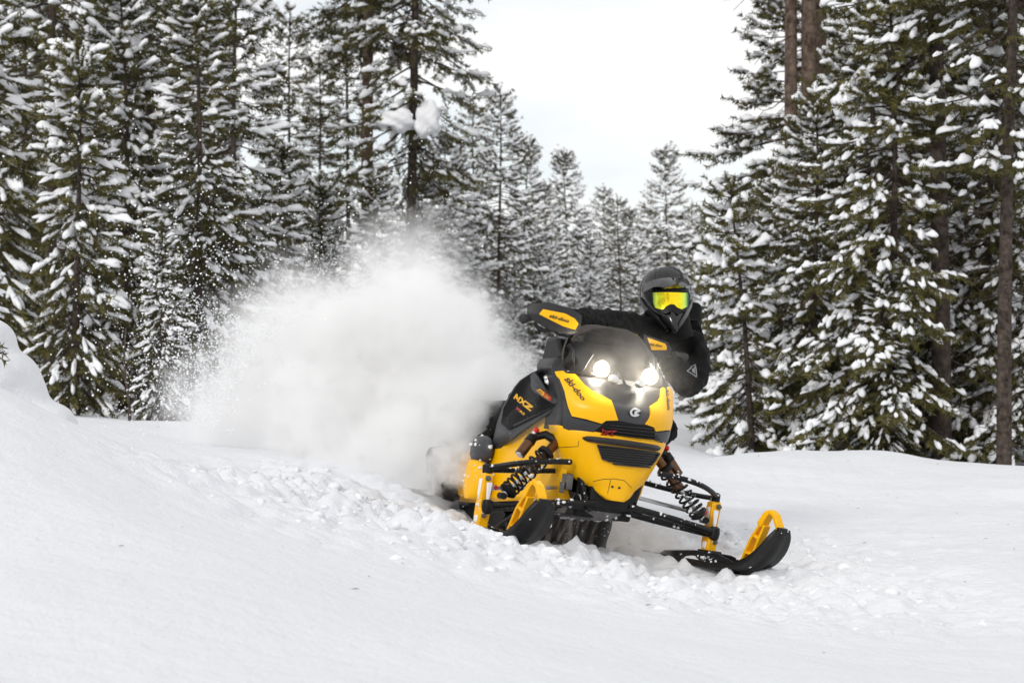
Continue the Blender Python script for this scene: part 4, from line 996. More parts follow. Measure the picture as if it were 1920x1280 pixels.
    hdo = hd.build('ski_handle', M['yellow2'], sk, bevel=.003)
    MB().prism([HB(-.024, f_, w_) for f_, w_ in ((.405, .040), (.425, .042), (.428, .075), (.41, .078))], tuple(dx * .048)).build('handle_socket', M['ski'], sk, bevel=.003)
# subframe around the arm roots
sfm = MB(); sfm.tube([(-.15, .03, .24), (-.11, .06, .10), (-.08, .07, .05)], .016, 8); sfm.tube([(.15, .03, .24), (.11, .06, .10), (.08, .07, .05)], .016, 8)
sfm.box((-.16, .0, .05), (.16, .06, .075)); sfm.tube([(-.16, -.14, .05), (.16, -.14, .05)], .015, 8)
sfm.build('subframe', M['steel_black'], sm)
stp = MB(); stp.box((-.185, -.02, .12), (-.155, .03, .185)); stp.box((-.20, -.005, .105), (-.19, .03, .15)); stp.build('steering_link', M['darkmetal'], sm, bevel=.004)

# --- headlights
lens = bpy.data.materials.new('headlight_lamp'); lens.use_nodes = True
b = lens.node_tree.nodes['Principled BSDF']; b.inputs['Base Color'].default_value = (1, 1, 1, 1)
b.inputs['Emission Color'].default_value = (1.0, 0.92, 0.76, 1); b.inputs['Emission Strength'].default_value = 330.0
bowl = bpy.data.materials.new('emissive_lamp_bowl'); bowl.use_nodes = True
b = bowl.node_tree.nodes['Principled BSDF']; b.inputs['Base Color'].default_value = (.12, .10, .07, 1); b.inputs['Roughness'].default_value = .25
b.inputs['Emission Color'].default_value = (1.0, 0.84, 0.58, 1); b.inputs['Emission Strength'].default_value = 2.6  # bowl emits light itself, in place of lamplight and glare on the reflector
refl = mat('lamp_reflector', (0.55, 0.52, 0.48), 0.18, metal=0.9, var=0.1)
hl_px = [(1104, 684), (1112, 677), (1130, 676), (1146, 686), (1160, 703), (1166, 722), (1158, 724), (1146, 714), (1130, 708), (1114, 702)]
hp = patch(hl_px, HOOD, .010, .011, step=5, depth_f=.03)
for mm in (hp, hp.mirror()):
    ho = mm.build('headlight', refl, sm, ang=30, bevel=.002)
    lw = MB(); c_ = U(1129, 692, f=.075)
    if mm is not hp: c_ = c_ * np.array([-1, 1, 1])
    lw.lathe(c_ + np.array([0, -.02, 0]), c_ + np.array([0, .012, .003]), [(0, .022), (.6, .022), (.9, .018), (1, .002)], 18)
    lw.build('headlight_lamp', lens, ho)
    bw = MB().lathe(c_ + np.array([0, -.012, 0]), c_ + np.array([0, .004, .0015]), [(0, .033), (.9, .034), (1, .031), (.55, .022)], 22); bw.build('emissive_bowl', bowl, ho)
    c2 = c_ * np.array([.55, 1, 1]) + np.array([0, .022, -.035])
    lw = MB().lathe(c2 + np.array([0, -.02, 0]), c2 + np.array([0, .006, .002]), [(0, .020), (.7, .020), (1, .014)], 14); lw.build('reflector_cup', M['silver'], ho)
# --- windshield: smoked sheet rising from the hood, and the dark fairings at its feet
glass = bpy.data.materials.new('smoked_windshield'); glass.use_nodes = True
t = glass.node_tree; t.nodes.clear(); out = N(t, 'ShaderNodeOutputMaterial')
tr = N(t, 'ShaderNodeBsdfTransparent', Color=(0.46, 0.42, 0.38, 1)); gs = N(t, 'ShaderNodeBsdfGlossy', Color=(0.9, 0.9, 0.9, 1), Roughness=0.06)
df = N(t, 'ShaderNodeBsdfDiffuse', Color=(0.20, 0.18, 0.165, 1)); fr_ = N(t, 'ShaderNodeFresnel', IOR=1.45)
mf = N(t, 'ShaderNodeMath', operation='MULTIPLY_ADD'); mf.inputs[1].default_value = 0.45; mf.inputs[2].default_value = 0.01
t.links.new(fr_.outputs[0], mf.inputs[0])
m1 = N(t, 'ShaderNodeMixShader', Fac=0.04); t.links.new(tr.outputs[0], m1.inputs[1]); t.links.new(df.outputs[0], m1.inputs[2])
m2 = N(t, 'ShaderNodeMixShader'); t.links.new(mf.outputs[0], m2.inputs[0]); t.links.new(m1.outputs[0], m2.inputs[1]); t.links.new(gs.outputs[0], m2.inputs[2]); t.links.new(m2.outputs[0], out.inputs[0])
ws_rows = [(.585, .235, -.02, .055), (.64, .232, -.055, .022), (.69, .215, -.085, -.008), (.74, .190, -.11, -.036), (.775, .165, -.125, -.055), (.797, .13, -.13, -.066), (.805, .09, -.115, -.072)]
wsm = shell(ws_rows, 18, 24, p=2.4, q=1.3, back=.03)
wso = wsm.build('windshield', glass, sm, ang=50, solid=.003)
WSH = bvh(wsm)
edge = [(-.13 + .26 * i / 16, 0, 0) for i in range(17)]
# side fairing (knee deflector) with ribs
fa_px = [(1047, 669), (1056, 655), (1066, 644), (1084, 638), (1098, 650), (1112, 664), (1104, 676), (1096, 690), (1088, 700), (1078, 702), (1060, 698), (1044, 697), (1024, 690), (1028, 680)]
FA = MB().grid([[SP(1000, 640, -.24), SP(1060, 630, -.10), SP(1130, 620, .02)], [SP(1010, 680, -.18), SP(1070, 668, -.045), SP(1130, 665, .06)], [SP(1015, 712, -.12), SP(1075, 708, -.0), SP(1130, 712, .08)]])
fa = patch(fa_px, bvh(FA), .0, .008, step=7, depth_f=-.05)
for mm in (fa, fa.mirror()): mm.build('side_fairing', M['charcoal'], sm, ang=20, bevel=.003)
FAB = bvh(fa)
rbm = print_on(strokes([((1026 + k * 3.4, 688 - k * 4.6), (1056 + k * 1.2, 691 - k * 6.2)) for k in range(5)], 1.8), FAB, .006, .006, step=6)
for mm in (rbm, rbm.mirror()): mm.build('fairing_rib', M['black'], sm, ang=30)
rdg = print_on([[(1066, 645), (1069, 644.5), (1078, 655), (1079, 690), (1076, 700), (1074, 690), (1073.5, 657)]], FAB, .008, .008, step=6)
for mm in (rdg, rdg.mirror()): mm.build('fairing_ridge', M['grey_panel'], sm, ang=30)
# dash behind the windshield
MB().prism([(-.20, -.07, .62), (-.20, -.20, .74), (-.20, -.30, .74), (-.20, -.34, .60)], (.40, 0, 0)).build('dash', M['black'], sm, bevel=.015)
dg = MB().box((-.06, -.245, .74), (.06, -.215, .80)); dg.build('gauge', M['black'], sm, bevel=.01)
# --- handlebar, turned with the skis
HL, HR = U(975, 597, f=-.005), U(1278, 668, f=-.50)
GL_, GR_ = U(1040, 601, f=-.06), U(1232, 655, f=-.40)
hb = MB().tube([U(992, 594, f=-.02), U(1045, 604, f=-.09), U(1100, 622, f=-.18), U(1150, 640, f=-.26), U(1195, 650, f=-.33), U(1240, 660, f=-.42), U(1272, 668, f=-.48)], .0125, 10)
hbo = hb.build('handlebar', M['steel_black'], sm)
MB().tube([U(1150, 640, f=-.26), (.02, -.28, .55)], [.022, .026], 10).build('steering_post', M['black'], hbo)
MB().lathe(U(977, 598, f=-.005), U(1000, 594, f=-.025), [(0, .012), (.1, .020), (.35, .020), (.4, .016), (1, .016)], 12).build('grip', M['rubber'], hbo)
MB().lathe(U(1262, 664, f=-.46), U(1285, 670, f=-.51), [(0, .016), (.6, .016), (.65, .02), (1, .018)], 12).build('grip', M['rubber'], hbo)
MB().tube([U(1003, 606, f=-.0), U(1010, 616, f=.02), U(1030, 622, f=.02)], [.008, .010, .006], 8).build('brake_lever', M['black'], hbo)
# handguards
def guard(center, ax, ay, az, outline, deco, txt, dfd):
    m_ = MB(); rows = []
    for j in range(9):
        ph = math.pi * (j / 8 - .5)
        rows.append([tuple(np.array(center) + np.array([ax * math.cos(ph) * math.sin(th), ay * math.cos(ph) * math.cos(th), az * math.sin(ph)])) for th in np.linspace(-1.75, 1.75, 17)])
    E2 = bvh(m_.grid(rows))
    go_ = patch(outline, E2, .0, .006, step=6, depth_f=dfd); gob = go_.build('handguard', M['charcoal'], sm, ang=25, bevel=.002)
    G2 = bvh(go_)
    d_ = patch(deco, G2, .004, .005, step=5, depth_f=dfd); d_.build('guard_plate', M['yellow'], gob, ang=25, bevel=.001)
    text_on('ski-doo', txt, bvh(d_), .0012, shear=.25, bold=.035, depth_f=dfd).build('guard_lettering', M['dark_print'], gob, False)
    return gob
c_ = U(1040, 598, f=-.08)
g1 = guard(c_, .20, .13, .12, [(997, 569), (1033, 567), (1072, 579), (1091, 591), (1089, 616), (1080, 624), (1070, 627), (1033, 620), (998, 600), (988, 588), (988, 576)],
      [(1010.5, 589), (1018, 580), (1059, 588), (1077, 597), (1084, 606.5), (1078, 618), (1055, 611)], [(1029, 594.5), (1066, 605.5), (1067.5, 598.5), (1031, 588)], -.02)
gd = patch([(1035, 621), (1070, 628), (1082, 626), (1086, 636), (1074, 634), (1050, 630)], bvh(MB().grid([[U(1000, 600, f=-.10), U(1110, 600, f=-.10)], [U(1000, 660, f=-.10), U(1110, 660, f=-.10)]])), 0, .008, step=6)
gd.build('lever_mount', M['black'], sm, ang=30, bevel=.002)
c_ = U(1234, 650, f=-.40)
g2_ = guard(c_, .13, .12, .11, [(1207, 626), (1216, 630), (1252, 641), (1258, 652), (1257, 664), (1242, 674), (1222, 672), (1208, 655)],
      [(1214, 633), (1247, 644.5), (1250, 650), (1249.5, 656), (1222, 656)], [(1218, 648), (1241, 651), (1242, 645.5), (1217, 642)], -.33)

# specks of packed snow stuck to the running gear
bpy.context.view_layer.update(); dgr = bpy.context.evaluated_depsgraph_get(); sv = []; sF = []; nn_ = 0
r_ = np.random.default_rng(77); ico = bmesh.new(); bmesh.ops.create_icosphere(ico, subdivisions=1, radius=1); iv = np.array([v.co for v in ico.verts]); if_ = [[v.index for v in f.verts] for f in ico.faces]; ico.free()
SI = SLED.inverted()
for ob in [o_ for o_ in sm.children_recursive if o_.name.split('.')[0] in ('lower_arm', 'upper_arm', 'ski', 'ski_rib', 'ski_saddle', 'subframe', 'belly_plate', 'spindle', 'footwell_guard', 'knee_guard', 'side_pan', 'coil_spring')]:
    e_ = ob.evaluated_get(dgr); me = e_.to_mesh(); k0 = ob.name.split('.')[0]
    dens_ = {'side_pan': 350, 'ski': 500, 'belly_plate': 2500, 'knee_guard': 2600, 'footwell_guard': 900}.get(k0, 1900)
    for p in me.polygons:
        n_ = e_.matrix_world.to_3x3() @ p.normal
        if n_.z < .1 and r_.random() > .15: continue
        if k0 == 'ski' and n_.z < .5: continue
        for _ in range(r_.poisson(p.area * dens_)):
            vs_ = [me.vertices[i].co for i in p.vertices]; w_ = r_.dirichlet(np.ones(len(vs_))); c_ = Vector((0, 0, 0))
            for a_, b_ in zip(w_, vs_): c_ = c_ + b_ * float(a_)
            c_ = SI @ (e_.matrix_world @ c_); sz = .0010 + .0095 * r_.random() ** 4
            sv.append(iv * (sz * r_.uniform(.6, 1.3, (1, 3))) + r_.normal(size=iv.shape) * sz * .16 + np.array(c_)); sF += [[i + nn_ for i in f] for f in if_]; nn_ += len(iv)
    e_.to_mesh_clear()
link('snow_specks', mesh_np('snow_specks', np.concatenate(sv), np.array(sF), M['snow_clod']), sm)['kind'] = 'stuff'
# ---------------------------------------------------------------- rider
WU = lambda px, py, f: Vector(to_world(U(px, py, f=f)))
WL = lambda l, f, w_: Vector(to_world((l, f, w_)))
per = empty('person', WL(.05, -1.0, .0))
tag(per, 'rider in black jacket, dark helmet and yellow goggles, one arm stretched to the handlebar', 'person')
def skin_body(name, chains, material, parent, levels=2, root_first=True, smooth_n=0):
    vs, rad, es = [], [], []; key = {}
    for ch in chains:
        prev = None
        for nm, p, r in ch:
            if nm in key: i = key[nm]
            else:
                i = len(vs); vs.append(p); rad.append(r)
                if nm: key[nm] = i
            if prev is not None: es.append((prev, i))
            prev = i
    me = bpy.data.meshes.new(name); o0 = parent.matrix_world.translation if parent else Vector()
    me.from_pydata([tuple(Vector(p) - parent.location) for p in vs], es, [])
    ob = link(name, me, parent)
    sk = ob.modifiers.new('skin', 'SKIN'); sk.use_smooth_shade = True; sk.branch_smoothing = .6
    for v, r in zip(me.skin_vertices[0].data, rad): v.radius = r if isinstance(r, tuple) else (r, r)
    me.skin_vertices[0].data[0].use_root = True
    sb = ob.modifiers.new('sub', 'SUBSURF'); sb.levels = levels; sb.render_levels = levels
    me.materials.append(material); return ob
J = dict(
    pel=WL(.20, -.98, .50), sp1=WL(.27, -.92, .62), sp2=WL(.33, -.84, .74), che=WL(.385, -.77, .83), nec=WU(1248, 612, -.70), nck=WU(1249, 600, -.70),
    shl=WU(1190, 622, -.60), upl=WU(1158, 616, -.50), ell=WU(1122, 607, -.38), fol=WU(1092, 604, -.26), wrl=WU(1062, 600, -.15),
    shr=WU(1296, 640, -.74), upr=WU(1304, 676, -.68), elr=WU(1297, 726, -.62), for_=WU(1272, 700, -.53), wrr=WU(1248, 672, -.46),
    hil=WL(.08, -.95, .46), knl=WL(-.12, -.62, .46), shn=WL(-.13, -.85, .30), anl=WL(-.27, -1.12, .09), tol=WL(-.27, -.92, .06),
    hir=WL(.30, -.93, .45), knr=WU(1262, 800, -.56), shr2=WL(.33, -.68, .26), anr=WL(.29, -.86, .09), tor=WL(.29, -.66, .06))
# jacket and trousers: one continuous figure
skin_body('body', [
    [('pel', J['pel'], (.15, .125)), ('sp1', J['sp1'], (.15, .12)), ('sp2', J['sp2'], (.165, .125)), ('che', J['che'], (.165, .13)), ('nec', J['nec'], .085), ('nck', J['nck'], .072)],
    [('che', 0, 0), ('shl', J['shl'], .088), ('upl', J['upl'], .078), ('ell', J['ell'], .066), ('fol', J['fol'], .060), ('wrl', J['wrl'], .048)],
    [('che', 0, 0), ('shr', J['shr'], .092), ('upr', J['upr'], .086), ('elr', J['elr'], .070), ('for', J['for_'], .062), ('wrr', J['wrr'], .048)],
    [('pel', 0, 0), ('hil', J['hil'], .105), ('knl', J['knl'], .078), ('shn', J['shn'], .062), ('anl', J['anl'], .055), ('tol', J['tol'], .045)],
    [('pel', 0, 0), ('hir', J['hir'], .105), ('knr', J['knr'], .080), ('shr2', J['shr2'], .064), ('anr', J['anr'], .055), ('tor', J['tor'], .045)]], M['cloth'], per, levels=3)
bo = [c for c in per.children if c.name.startswith('body')][0]
tx = bpy.data.textures.new('folds', 'CLOUDS'); tx.noise_scale = .05; tx.noise_depth = 2
dm = bo.modifiers.new('folds', 'DISPLACE'); dm.texture = tx; dm.strength = .05; dm.mid_level = .5
# stand-up collar and the hood hanging behind the helmet
skin_body('jacket_hood', [[('a', WU(1288, 632, -.80), .055), ('b', WU(1297, 600, -.84), .052), ('c', WU(1301, 578, -.86), .042), ('d', WU(1303, 566, -.86), .034)], [('a', 0, 0), ('e', WU(1262, 628, -.84), .06), ('f', WU(1225, 612, -.80), .05)]], M['cloth'], per)
MBw = lambda: MB()
wc = lambda p: Vector(p) - per.location
col = MB(); n0 = np.array(J['nec']); ring_ = []
for j, (h_, r_) in enumerate(((-.055, .118), (-.01, .105), (.04, .098), (.05, .09))):
    ring_.append([tuple(n0 + np.array([r_ * math.cos(a) * 1.05, r_ * math.sin(a), h_ + .012 * math.cos(a * 2)])) for a in np.linspace(0, 2 * math.pi, 25)])
col.grid(ring_).build('collar', M['cloth'], per, conv=wc, solid=.01, ang=60)

# gloves: palm, four unequal fingers and a thumb closed round the grip
def glove(bar_pt, bar_dir, wrist, up_):
    b_ = Vector(bar_pt); u_ = Vector(bar_dir).normalized(); wv = (Vector(wrist) - b_).normalized()
    n_ = (wv - u_ * wv.dot(u_)).normalized(); v_ = u_.cross(n_).normalized()
    if v_.dot(Vector((0, 0, 1))) < 0: v_ = -v_
    pt = lambda a, c, d: b_ + u_ * a + n_ * c + v_ * d
    ch = [[('w', Vector(wrist), .042), ('p0', pt(0, .055, .030), (.045, .030)), ('p1', pt(0, .015, .036), (.047, .021))]]
    for i, (a, k) in enumerate(((-.033, .92), (-.011, 1.05), (.011, 1.0), (.032, .84))):
        ch.append([('p1', 0, 0), (f'k{i}', pt(a, -.010, .036), .0135), (f'm{i}', pt(a, -.036 * k, .012), .0120), (f't{i}', pt(a, -.028 * k, -.022), .0110), (f'e{i}', pt(a, -.004, -.032 * k), .0095)])
    ch.append([('p0', 0, 0), ('th0', pt(.040 if True else 0, .030, .004), .0145), ('th1', pt(.044, .008, -.024), .0125), ('th2', pt(.030, -.018, -.033), .0105)])
    return skin_body('glove', ch, M['glove'], per, levels=1)
glove(to_world(U(1040, 604, f=-.085)), to_world(U(1045, 604, f=-.09)) - to_world(U(992, 594, f=-.02)), J['wrl'], 1)
glove(to_world(U(1238, 660, f=-.42)), to_world(U(1240, 660, f=-.42)) - to_world(U(1272, 668, f=-.48)), J['wrr'], 1)
for s_, a, b in ((0, 'anl', 'tol'), (1, 'anr', 'tor')):
    A_, B_ = J[a], J[b]; d = (B_ - A_).normalized()
    skin_body('boot', [[('s', A_ + Vector((0, 0, .16)), .066), ('a', A_ + Vector((0, 0, .02)), .062), ('h', A_ - d * .04 + Vector((0, 0, -.03)), .045)], [('a', 0, 0), ('m', A_ + d * .12 + Vector((0, 0, -.025)), (.052, .042)), ('t', A_ + d * .22 + Vector((0, 0, -.03)), (.048, .034))]], M['glove'], per, levels=1)

# triangle mark on the sleeve
bpy.context.view_layer.update()
dg_ = bpy.context.evaluated_depsgraph_get(); ev = bo.evaluated_get(dg_); mev = ev.to_mesh()
RI = np.linalg.inv(RS)
SLV = BVHTree.FromPolygons([Vector(RI @ (np.array(v.co) + np.array(per.location) - OS)) for v in mev.vertices], [tuple(p.vertices) for p in mev.polygons]); ev.to_mesh_clear()
wloc = lambda p: Vector(to_world(p)) - per.location
tri = [(1287.5, 694), (1303.5, 684), (1304.5, 706)]
em = print_on(strokes([(tri[0], tri[1]), (tri[1], tri[2]), (tri[2], tri[0]), ((1297, 692), (1302, 700)), ((1302, 689), (1297.5, 698)), ((1297, 695), (1302, 695))], 1.6), SLV, .004, .001, step=3, depth_f=-.6)
em.build('sleeve_emblem', M['grey_print'], per, False, conv=wloc)

# helmet, in its own axes: x to the wearer's left side in the picture's right, y towards the face, z up
hc = WU(1248, 562, -.66)
hy = math.radians(9); hroll = math.radians(3)
HX = Vector((math.cos(hy), math.sin(hy), 0)); HY = Vector((math.sin(hy), -math.cos(hy), 0)); HZ = Vector((0, 0, 1))
q_ = Matrix.Rotation(hroll, 3, HY); HX = q_ @ HX; HZ = q_ @ HZ
H2W = lambda p: hc + HX * p[0] + HY * p[1] + HZ * p[2]
hconv = lambda p: H2W(p) - per.location
def hloc(p): return np.array([(Vector(p) - hc).dot(HX), (Vector(p) - hc).dot(HY), (Vector(p) - hc).dot(HZ)])
hrows = [(.152, .004, .004, .010), (.148, .035, .04, .055), (.135, .066, .07, .09), (.108, .092, .097, .118), (.075, .108, .116, .138), (.035, .115, .124, .148), (-.005, .1145, .124, .146), (-.040, .108, .130, .132), (-.072, .095, .146, .108), (-.10, .076, .158, .08), (-.125, .052, .164, .05), (-.146, .026, .163, .02), (-.152, .010, .158, .0)]
out = []
for z_, hw, fr_2, bk in lerp_rows(hrows, 40):
    row = []
    pw = float(np.interp(z_, [-.15, -.06, .0], [.75, .85, 1.0]))
    for a in np.linspace(0, 2 * math.pi, 49):
        c_, s_ = math.cos(a), math.sin(a); y_ = max(fr_2, .002) * np.sign(s_) * abs(s_) ** (1 / pw if s_ > 0 else 1) if s_ > 0 else max(bk, .002) * s_
        row.append((max(hw, .002) * np.sign(c_) * abs(c_) ** (.92 if s_ > 0 else 1), y_, z_))
    out.append(row)
hm = MB().grid(out); HB_ = bvh(hm)
he = hm.build('helmet', M['helmet'], per, conv=hconv, ang=70)
def hpatch(outline, off, thick, step=4):                    # outlines measured in the picture, laid on the helmet
    global view_dir, CAMP, U
    ov, oc, oU = view_dir, CAMP, U
    def vd(px, py):
        v = np.array([(px - CX) / FPX, 1.0, -(py - CY) / FPX]); c, s = math.cos(PITCH), math.sin(PITCH); d = Vector((v[0], v[1] * c - v[2] * s, v[1] * s + v[2] * c))
        return np.array([d.dot(HX), d.dot(HY), d.dot(HZ)])
    view_dir = vd; CAMP = hloc((0, 0, CAMH))
    U = lambda px, py, f=None, **k: CAMP + vd(px, py) * (f - CAMP[1]) / vd(px, py)[1]
    try: return patch(outline, HB_, off, thick, step=step, depth_f=.08)
    finally: view_dir, CAMP, U = ov, oc, oU
hpatch([(1206, 533), (1215, 549), (1222, 549), (1228, 545), (1262, 541), (1290, 545), (1294, 552), (1292, 576), (1286, 585), (1276, 588), (1266, 584), (1240, 585), (1228, 580), (1220, 570), (1210, 556), (1204, 545)], .002, .004).build('eye_port', M['black'], he, conv=hconv, ang=40)
gfr = hpatch([(1221, 547), (1229, 546), (1264, 544), (1288, 546), (1291, 556), (1289, 576), (1281, 585), (1273, 585), (1264, 577), (1258, 575), (1252, 579), (1238, 584), (1228, 578), (1222, 562)], .010, .011)
gog = gfr.build('goggles', M['black'], he, conv=hconv, ang=40, bevel=.002)
GF = bvh(gfr)
gl_ = bpy.data.materials.new('goggle_lens'); gl_.use_nodes = True
t = gl_.node_tree; b = t.nodes['Principled BSDF']; b.inputs['Metallic'].default_value = 1.0; b.inputs['Roughness'].default_value = .12; b.inputs['Coat Weight'].default_value = .3
g_ = N(t, 'ShaderNodeTexCoord'); sx_ = N(t, 'ShaderNodeSeparateXYZ'); t.links.new(g_.outputs['Generated'], sx_.inputs[0])
r_ = ramp(t, sx_.outputs[0], [(0.0, (.10, .22, .05)), (.10, (.70, .85, .06)), (.28, (.95, .78, .015)), (.5, (1.0, .70, .008)), (.74, (.95, .80, .02)), (.88, (.60, .80, .12)), (.96, (.06, .22, .12)), (1.0, (.02, .06, .05))]); t.links.new(r_.outputs[0], b.inputs['Base Color'])
hpatch([(1226, 549), (1252, 548), (1286, 549), (1287.5, 556), (1286, 575), (1275, 582), (1268, 578), (1263, 572), (1257, 571), (1251, 574), (1243, 581), (1231, 577), (1227, 566)], .0125, .003).build('goggle_lens', gl_, gog, conv=hconv, ang=40)
# peak over the eye port
pk = []
for i, x in enumerate(np.linspace(-1, 1, 17)):
    hw = .112; y0_ = .122 * math.sqrt(max(0, 1 - (x * .97) ** 2)) ; fr3 = .055 * (1 - abs(x) ** 2.4)
    pk.append([(x * .104, y0_ * .86 + .004, .098 - .016 * x * x), (x * .110, y0_ + .012 + fr3 * .45, .078 - .020 * x * x), (x * .112, y0_ + .016 + fr3, .056 - .010 * x * x + .006 * math.cos(x * 9)), (x * .112, y0_ + .010 + fr3 * .7, .046 - .010 * x * x), (x * .108, y0_ * .95, .042 - .012 * x * x)])
MB().grid(pk).build('peak', M['helmet'], he, conv=hconv, ang=25)
hpatch([(1233, 522), (1236, 503), (1250, 500), (1272, 501), (1276, 522), (1262, 524), (1245, 524)], .003, .004, 5).build('crown_panel', M['helmet_grey'], he, conv=hconv, ang=30, bevel=.001)
hpatch([(1276, 522), (1272, 501), (1277, 503), (1281, 523)], .004, .005, 5).build('crown_vent', M['black'], he, conv=hconv, ang=30)
hpatch([(1210, 520), (1222, 504), (1231, 502), (1228, 524), (1216, 531), (1208, 531)], .0025, .003, 5).build('crown_panel', M['helmet_grey'], he, conv=hconv, ang=30)
# chin bar: two swept ribs, nose guard and mouth vent
for pts in ([(1202, 557), (1212, 572), (1230, 590), (1250, 614), (1253, 620), (1246, 616), (1228, 597), (1207, 575)], [(1296, 560), (1294, 574), (1286, 592), (1276, 608), (1267, 621), (1271, 606), (1281, 588), (1291, 570)]):
    hpatch(pts, .009, .010, 4).build('chin_rib', M['helmet_grey'], he, conv=hconv, ang=35, bevel=.002)
hpatch([(1236, 586), (1252, 580), (1259, 575), (1266, 580), (1275, 588), (1268, 592), (1260, 586), (1250, 590)], .016, .016, 3).build('nose_guard', M['black'], he, conv=hconv, ang=40)
hpatch([(1257, 586), (1262, 585), (1269, 600), (1269, 618), (1265, 624), (1261, 615)], .012, .012, 3).build('mouth_vent', M['helmet_grey'], he, conv=hconv, ang=40, bevel=.002)
hpatch([(1240, 594), (1254, 590), (1259, 606), (1260, 618), (1254, 612)], .004, .004, 3).build('mouth_vent', M['black'], he, conv=hconv, ang=40)
# ---------------------------------------------------------------- flying snow: dense cloud behind the machine
def wpt(px, py, y): return Vector(((px - CX) / FPX * y, y, CAMH + (HOR - py) / FPX * y))
def cloud(name, blobs, lo, hi, dens, label, nscale=3.4, warp=.42, soft=.75, fine=13.0, cut=.0, col=(1, 1, 1, 1), aniso=0.0):
    bm = MB().box(lo, hi); ob = bm.build(name, None, None, False, conv=lambda p: Vector(p))
    m = bpy.data.materials.new(name); m.use_nodes = True; t = m.node_tree; t.nodes.clear()
    out = N(t, 'ShaderNodeOutputMaterial'); vs = N(t, 'ShaderNodeVolumeScatter', Color=col, Anisotropy=0.0); t.links.new(vs.outputs[0], out.inputs['Volume'])
    g = N(t, 'ShaderNodeTexCoord')
    n1 = N(t, 'ShaderNodeTexNoise', Scale=nscale, Detail=4.0, Roughness=.6); t.links.new(g.outputs['Object'], n1.inputs['Vector'])
    sb = N(t, 'ShaderNodeVectorMath', operation='SUBTRACT'); sb.inputs[1].default_value = (.5, .5, .5); t.links.new(n1.outputs['Color'], sb.inputs[0])
    sc = N(t, 'ShaderNodeVectorMath', operation='SCALE'); sc.inputs['Scale'].default_value = warp; t.links.new(sb.outputs[0], sc.inputs[0])
    ad = N(t, 'ShaderNodeVectorMath', operation='ADD'); t.links.new(g.outputs['Object'], ad.inputs[0]); t.links.new(sc.outputs[0], ad.inputs[1])
    last = None
    for c, r, k in blobs:
        rr_ = (r, r, r) if np.isscalar(r) else r
        su = N(t, 'ShaderNodeVectorMath', operation='SUBTRACT'); su.inputs[1].default_value = tuple(c); t.links.new(ad.outputs[0], su.inputs[0])
        dv = N(t, 'ShaderNodeVectorMath', operation='DIVIDE'); dv.inputs[1].default_value = rr_; t.links.new(su.outputs[0], dv.inputs[0])
        ln = N(t, 'ShaderNodeVectorMath', operation='LENGTH'); t.links.new(dv.outputs[0], ln.inputs[0])
        mr = N(t, 'ShaderNodeMapRange', interpolation_type='SMOOTHSTEP'); mr.inputs['From Min'].default_value = 1.0; mr.inputs['From Max'].default_value = 1 - soft; mr.inputs['To Min'].default_value = 0; mr.inputs['To Max'].default_value = k
        t.links.new(ln.outputs['Value'], mr.inputs['Value'])
        if last is None: last = mr.outputs[0]
        else:
            mx = N(t, 'ShaderNodeMath', operation='MAXIMUM'); t.links.new(last, mx.inputs[0]); t.links.new(mr.outputs[0], mx.inputs[1]); last = mx.outputs[0]
    n2 = N(t, 'ShaderNodeTexNoise', Scale=fine, Detail=5.0, Roughness=.65); t.links.new(g.outputs['Object'], n2.inputs['Vector'])
    m2 = N(t, 'ShaderNodeMapRange'); m2.inputs['From Min'].default_value = .32; m2.inputs['From Max'].default_value = .68; m2.inputs['To Min'].default_value = .06; m2.inputs['To Max'].default_value = 1.8
    t.links.new(n2.outputs[0], m2.inputs['Value'])
    mu = N(t, 'ShaderNodeMath', operation='MULTIPLY'); t.links.new(last, mu.inputs[0]); t.links.new(m2.outputs[0], mu.inputs[1])
    md = N(t, 'ShaderNodeMath', operation='MULTIPLY'); md.inputs[1].default_value = dens; t.links.new(mu.outputs[0], md.inputs[0])
    t.links.new(md.outputs[0], vs.inputs['Density'])
    vs.inputs['Anisotropy'].default_value = aniso
    ob.data.materials.clear(); ob.data.materials.append(m)
    tag(ob, label, None, None, 'stuff'); return ob
def B(px, py, y, rp, k=1.0, sq=1.0):
    r = rp / FPX * y; return (wpt(px, py, y), (r, r * .8, r * sq), k)
cloud('snow_cloud', [B(790, 640, 9.6, 165), B(690, 660, 9.7, 165), B(580, 690, 9.8, 150), B(490, 760, 9.8, 125), B(640, 800, 9.5, 175), B(800, 800, 9.4, 170), B(890, 760, 9.45, 120),
    B(760, 540, 9.8, 110, .5), B(840, 880, 9.3, 110), B(700, 880, 9.4, 120, .8), B(930, 670, 9.9, 80, .35), B(800, 460, 10, 80, .12), B(560, 610, 10, 130, .35), B(430, 780, 9.9, 130, .6), B(470, 690, 9.9, 110, .4), B(880, 600, 9.8, 100, .4), B(930, 700, 9.6, 90, .5), B(500, 680, 9.9, 110, .6), B(830, 850, 8.95, 105), B(740, 870, 9.1, 120), B(862, 800, 8.9, 75, .7), B(640, 900, 9.2, 90, .7), B(868, 920, 8.75, 70, .8), B(875, 760, 8.68, 90, 1), B(905, 715, 8.8, 75, .8), B(840, 900, 8.62, 85, 1), B(872, 880, 8.52, 55, .8), B(862, 830, 8.56, 48, .7), B(850, 850, 8.6, 70, 1), B(800, 850, 9.0, 120, 1), B(560, 640, 9.8, 190, .16), B(420, 760, 9.9, 160, .14), B(760, 520, 9.9, 150, .16)],
    (-2.1, 8.42, -.05), (.25, 11.0, 1.75), 28.0, 'big white cloud of powder snow thrown up behind the snowmobile')
